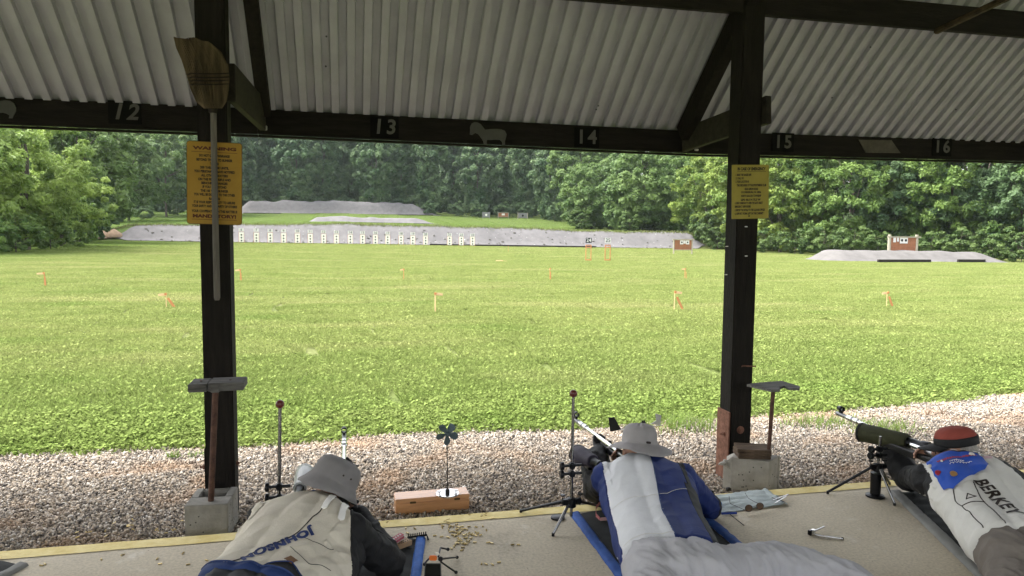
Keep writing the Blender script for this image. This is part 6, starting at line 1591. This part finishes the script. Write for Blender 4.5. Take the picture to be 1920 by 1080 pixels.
# ------------------------------------------------------------------ right shooter
M_wj3 = pm('cream_leather', (.62, .61, .57), .75, var=.06, scale=6, bump=.15, bscale=140); M_bib = pm('bright_blue_bib', (.018, .075, .42), .7, var=.12, scale=9)
b = Body((3.375, 3.365), rad(25)); e3 = empty('person', (3.4, 3.2, 0), 'prone shooter in white jacket with blue bib and red cap at right', 'person')
BX3 = 3.325; le, lh, re, rh = (3.42, 3.74, .105), (3.385, 3.93, .275), (3.76, 3.28, .065), (3.375, 3.48, .29)
P, R = human(e3, b, BX3, le, lh, re, rh, .395, .10, M_skin, -.85)
B = Blob(); torso(B, b, [(u*1.0, a*1.08, h_*1.05, z_+.018) for u, a, h_, z_ in TORSO]+[(.76, .235, .142, .185)]); garment_arms(B, b, le, lh, re, rh, .20, .85); B.limb([Vector(le), Vector(le).lerp(Vector(lh), .6)], [.092, .075])
def pk3(c):
    u, v = b.uv(c)
    if u < .05 or (v > .10+u*.30 and u < .50): return 1
    if v < -.235 and u < .25: return 1
    return 0
j3 = put(B.mesh('jacket', .0068, 7, jacket_fold(b, .0045)), 'jacket', e3, [M_wj3, M_blk], pk3)
t3_ = bvh_of(j3)
word(b, t3_, 'BERKEY', .088, .50, -.035, 1.0, .12, M_ink, j3, bold=.003)
seam(b, t3_, [(.36, -.085), (.50, -.105), (.75, -.095)], .0028, M_ink, j3); seam(b, t3_, [(.33, -.175), (.46, -.20), (.60, -.19), (.75, -.185)], .0028, M_ink, j3); seam(b, t3_, [(.53, -.195), (.54, -.10)], .0028, M_ink, j3)
tri = [(.455, -.145), (.495, -.165), (.492, -.120)]; seam(b, t3_, tri+[tri[0]], .0025, M_ink, j3, 'logo')
bib = poly_patch(b, t3_, [(.06, -.205), (.045, -.10), (.05, .045), (.18, .050), (.255, .005), (.31, -.08), (.36, -.14), (.395, -.185), (.36, -.215), (.25, -.222), (.12, -.222)], M_bib, j3, 'blue_bib', .007)
M_bred = pm('bib_red', (.33, .03, .05), .7); M_bwht = pm('bib_white', (.70, .70, .70), .7)
rb_ = random.Random(4); v0 = -.185; k = 0; V = []; F = []
while v0 < .01:                                  # the worn red print line: letters too small to read
    w_ = rb_.uniform(.008, .013); u0 = .150-.30*(v0+.185)+rb_.uniform(-.002, .002)
    V += [(u0, v0), (u0, v0+w_), (u0+.020, v0+w_), (u0+.020, v0)]; F.append((k, k+1, k+2, k+3)); k += 4; v0 += w_+(.006 if rb_.random() < .2 else .0025)
patch(b, t3_, V, F, M_bred, j3, 'bib_print', .0095)
for (u0, va, vb) in ((.185, -.135, -.065), (.210, -.145, -.03)):   # white script strokes
    P_ = drape(b, t3_, [(u0-.25*(va+(vb-va)*i/40-va)+.006*math.sin(i*1.1)*(1 if i % 7 else 1.7), va+(vb-va)*i/40+.003*math.cos(i*1.1)) for i in range(41)], .0095); q = MB(); q.tube(P_, .0013, 4); q.build('bib_print', M_bwht, j3)
for (u, v, rr_, m_) in ((.30, -.155, .018, pm('gold_pin', (.60, .35, .14), .35, .6)), (.16, -.215, .012, M_strap), (.255, -.205, .017, MATS['bib_red']), (.10, .0, .014, M_strap), (.165, -.165, .006, M_strap)):
    H_ = drape(b, t3_, [(u, v)], .010); 
    if H_: q = MB(); q.lathe([(rr_, 0), (rr_, .002), (rr_*.7, .004)], H_[0], 14, (-.3, -.5, .8)); q.build('pin', m_, j3, True)
for (u, v, w_, h_) in ((.018, -.155, .035, .022), (.012, -.06, .03, .02), (.02, .045, .035, .022), (.09, .075, .04, .03)):
    poly_patch(b, t3_, [(u, v-w_/2), (u, v+w_/2), (u+h_, v+w_/2), (u+h_, v-w_/2)], M_strap if u < .08 else pm('faded_pink', (.48, .34, .36), .8), j3, 'badge', .009)
P_ = drape(b, t3_, dens([(-.005, .045), (.03, .06), (.075, .05)], .006), .008)
q = MB()
for i, p in enumerate(P_): q.ball(p, .0042, 1)
if q.v: tag(q.build('ball_chain', M_chrome, j3, True), kind='stuff')
M_tau = pm('taupe_trousers', (.17, .15, .13), .85, var=.08, scale=9, bump=.15, bscale=150)
trousers(e3, b, [(.70, .21, .125, .175), (.80, .215, .138, .172), (.92, .205, .13, .16)], [[b.p(.90, -.11, .135), b.p(1.2, -.2, .09), b.p(1.55, -.26, .07)], [b.p(.90, .11, .135), b.p(1.15, .25, .09), b.p(1.5, .3, .07)]], M_tau, .010)
B = Blob(); B.ell(P(0, -.035, -.005), (.085, .085, .075), R); put(B.mesh('hair', .007, 3, lambda p, n_: .003*noise.noise((p.x*90, p.y*90, p.z*60))), 'hair', e3, [M_hair])
M_capr = pm('red_cap', (.25, .055, .040), .85, var=.1, scale=20, bump=.2, bscale=200)
prof_ = [(.095, .0, 0), (.096, .02, 0), (.094, .045, 0), (.084, .070, 0), (.062, .088, 0), (.03, .097, 0), (.004, .098, 0)]
cap, T = hat_mesh(P, R, (0, -.012, .038), prof_, (rad(-4), 0), 0, 'cap', M_capr, e3, 5, crumple=.003, sx=.96, sy=1.14)
prof_ = [(.0975, -.012, 0), (.0985, .0, 0), (.0985, .022, 0), (.097, .036, 0)]
q = MB(); n = 40; V = []
for (r_, z_, _) in prof_:
    for k in range(n): a = 2*math.pi*k/n; V.append(P(0, -.012, .038)+T @ Vector((r_*.97*math.cos(a), r_*1.15*math.sin(a), z_+.010*max(0, -math.sin(a)))))
q.add(V, [(i*n+k, i*n+(k+1) % n, (i+1)*n+(k+1) % n, (i+1)*n+k) for i in range(len(prof_)-1) for k in range(n)]); o = q.build('cap_band', M_blk, cap, True); o.modifiers.new('thickness', 'SOLIDIFY').thickness = .003
q = MB(); V = []; n = 14
for i in range(n+1):
    a = math.pi*(.12+.76*i/n)
    for j in range(5): t = j/4; V.append(P(0, -.012, .038)+T @ Vector((.094*math.cos(a)*(1+.05*t), .105*math.sin(a)+.095*t*math.sin(a)**.6, .006-.020*t-.018*math.cos(a)**2)))
q.add(V, [(i*5+j, i*5+j+1, (i+1)*5+j+1, (i+1)*5+j) for i in range(n) for j in range(4)]); o = q.build('visor', M_blk, cap, True); o.modifiers.new('thickness', 'SOLIDIFY').thickness = .004
q = MB(); q.tube([P(-.082, .075, .0), P(-.084, .03, .004), P(-.082, -.015, .004)], .0022, 6); q.box(P(-.05, .098, .0), (.045, .004, .03), R, bev=.002); q.build('shooting_glasses', M_gun, e3)
B = Blob(); B.ell(b.p(-.03, 0, .32), (.115, .06, .05), b.R); put(B.mesh('collar', .008, 4), 'collar', e3, [M_blk])
rifle(BX3, .335, 3.22, 4.45, 'target rifle with a silver banded barrel held by the right shooter', pm('stock_black', (.02, .02, .02), .4, .2), .085)
c3 = onz(1641, 925, .02)
scope_stand((c3.x, c3.y, .02), ony(1651, 818, c3.y), .19, [(onz(1677, 948, 0), M_rod), (Vector((c3.x-.26, c3.y+.10, .0)), M_gun), (Vector((c3.x+.24, c3.y+.16, 0)), M_gun)], 'low scope stand with a silver leg before the right mat', (.26, .30), False)
q = MB(); q.lathe([(.055, 0), (.055, .010), (.030, .018), (.032, .15)], Vector((c3.x, c3.y, 0)), 24); tag(q.build('stand_base', M_gun, None, True, origin=(c3.x, c3.y, 0)), 'black cylindrical foot under the low scope stand at right', 'stand base')
M_olv = pm('olive_cover', (.038, .040, .018), .8, var=.25, bump=.3, bscale=60)
scope((c3.x+.24, c3.y-.15, .345), (c3.x+.10, c3.y+.27, .325), .052, .060, 'olive covered spotting scope left of the red cap', M_olv, M_blk)

# ================================================================== HAZE: the damp summer air that pales the far wood
q = MB(); q.box((40, 120, 22), (700, 700, 56))
hz = q.build('haze', None); hz.data.materials.clear(); tag(hz, kind='stuff')
mt = bpy.data.materials.new('haze_air'); mt.use_nodes = True; n = mt.node_tree; n.nodes.clear()
o = n.nodes.new('ShaderNodeOutputMaterial'); v = n.nodes.new('ShaderNodeVolumePrincipled')
v.inputs['Color'].default_value = (.86, .94, 1.0, 1); v.inputs['Density'].default_value = 0.00011; v.inputs['Anisotropy'].default_value = 0.2
n.links.new(v.outputs[0], o.inputs['Volume']); hz.data.materials.append(mt)
scene.cycles.volume_bounces = 0
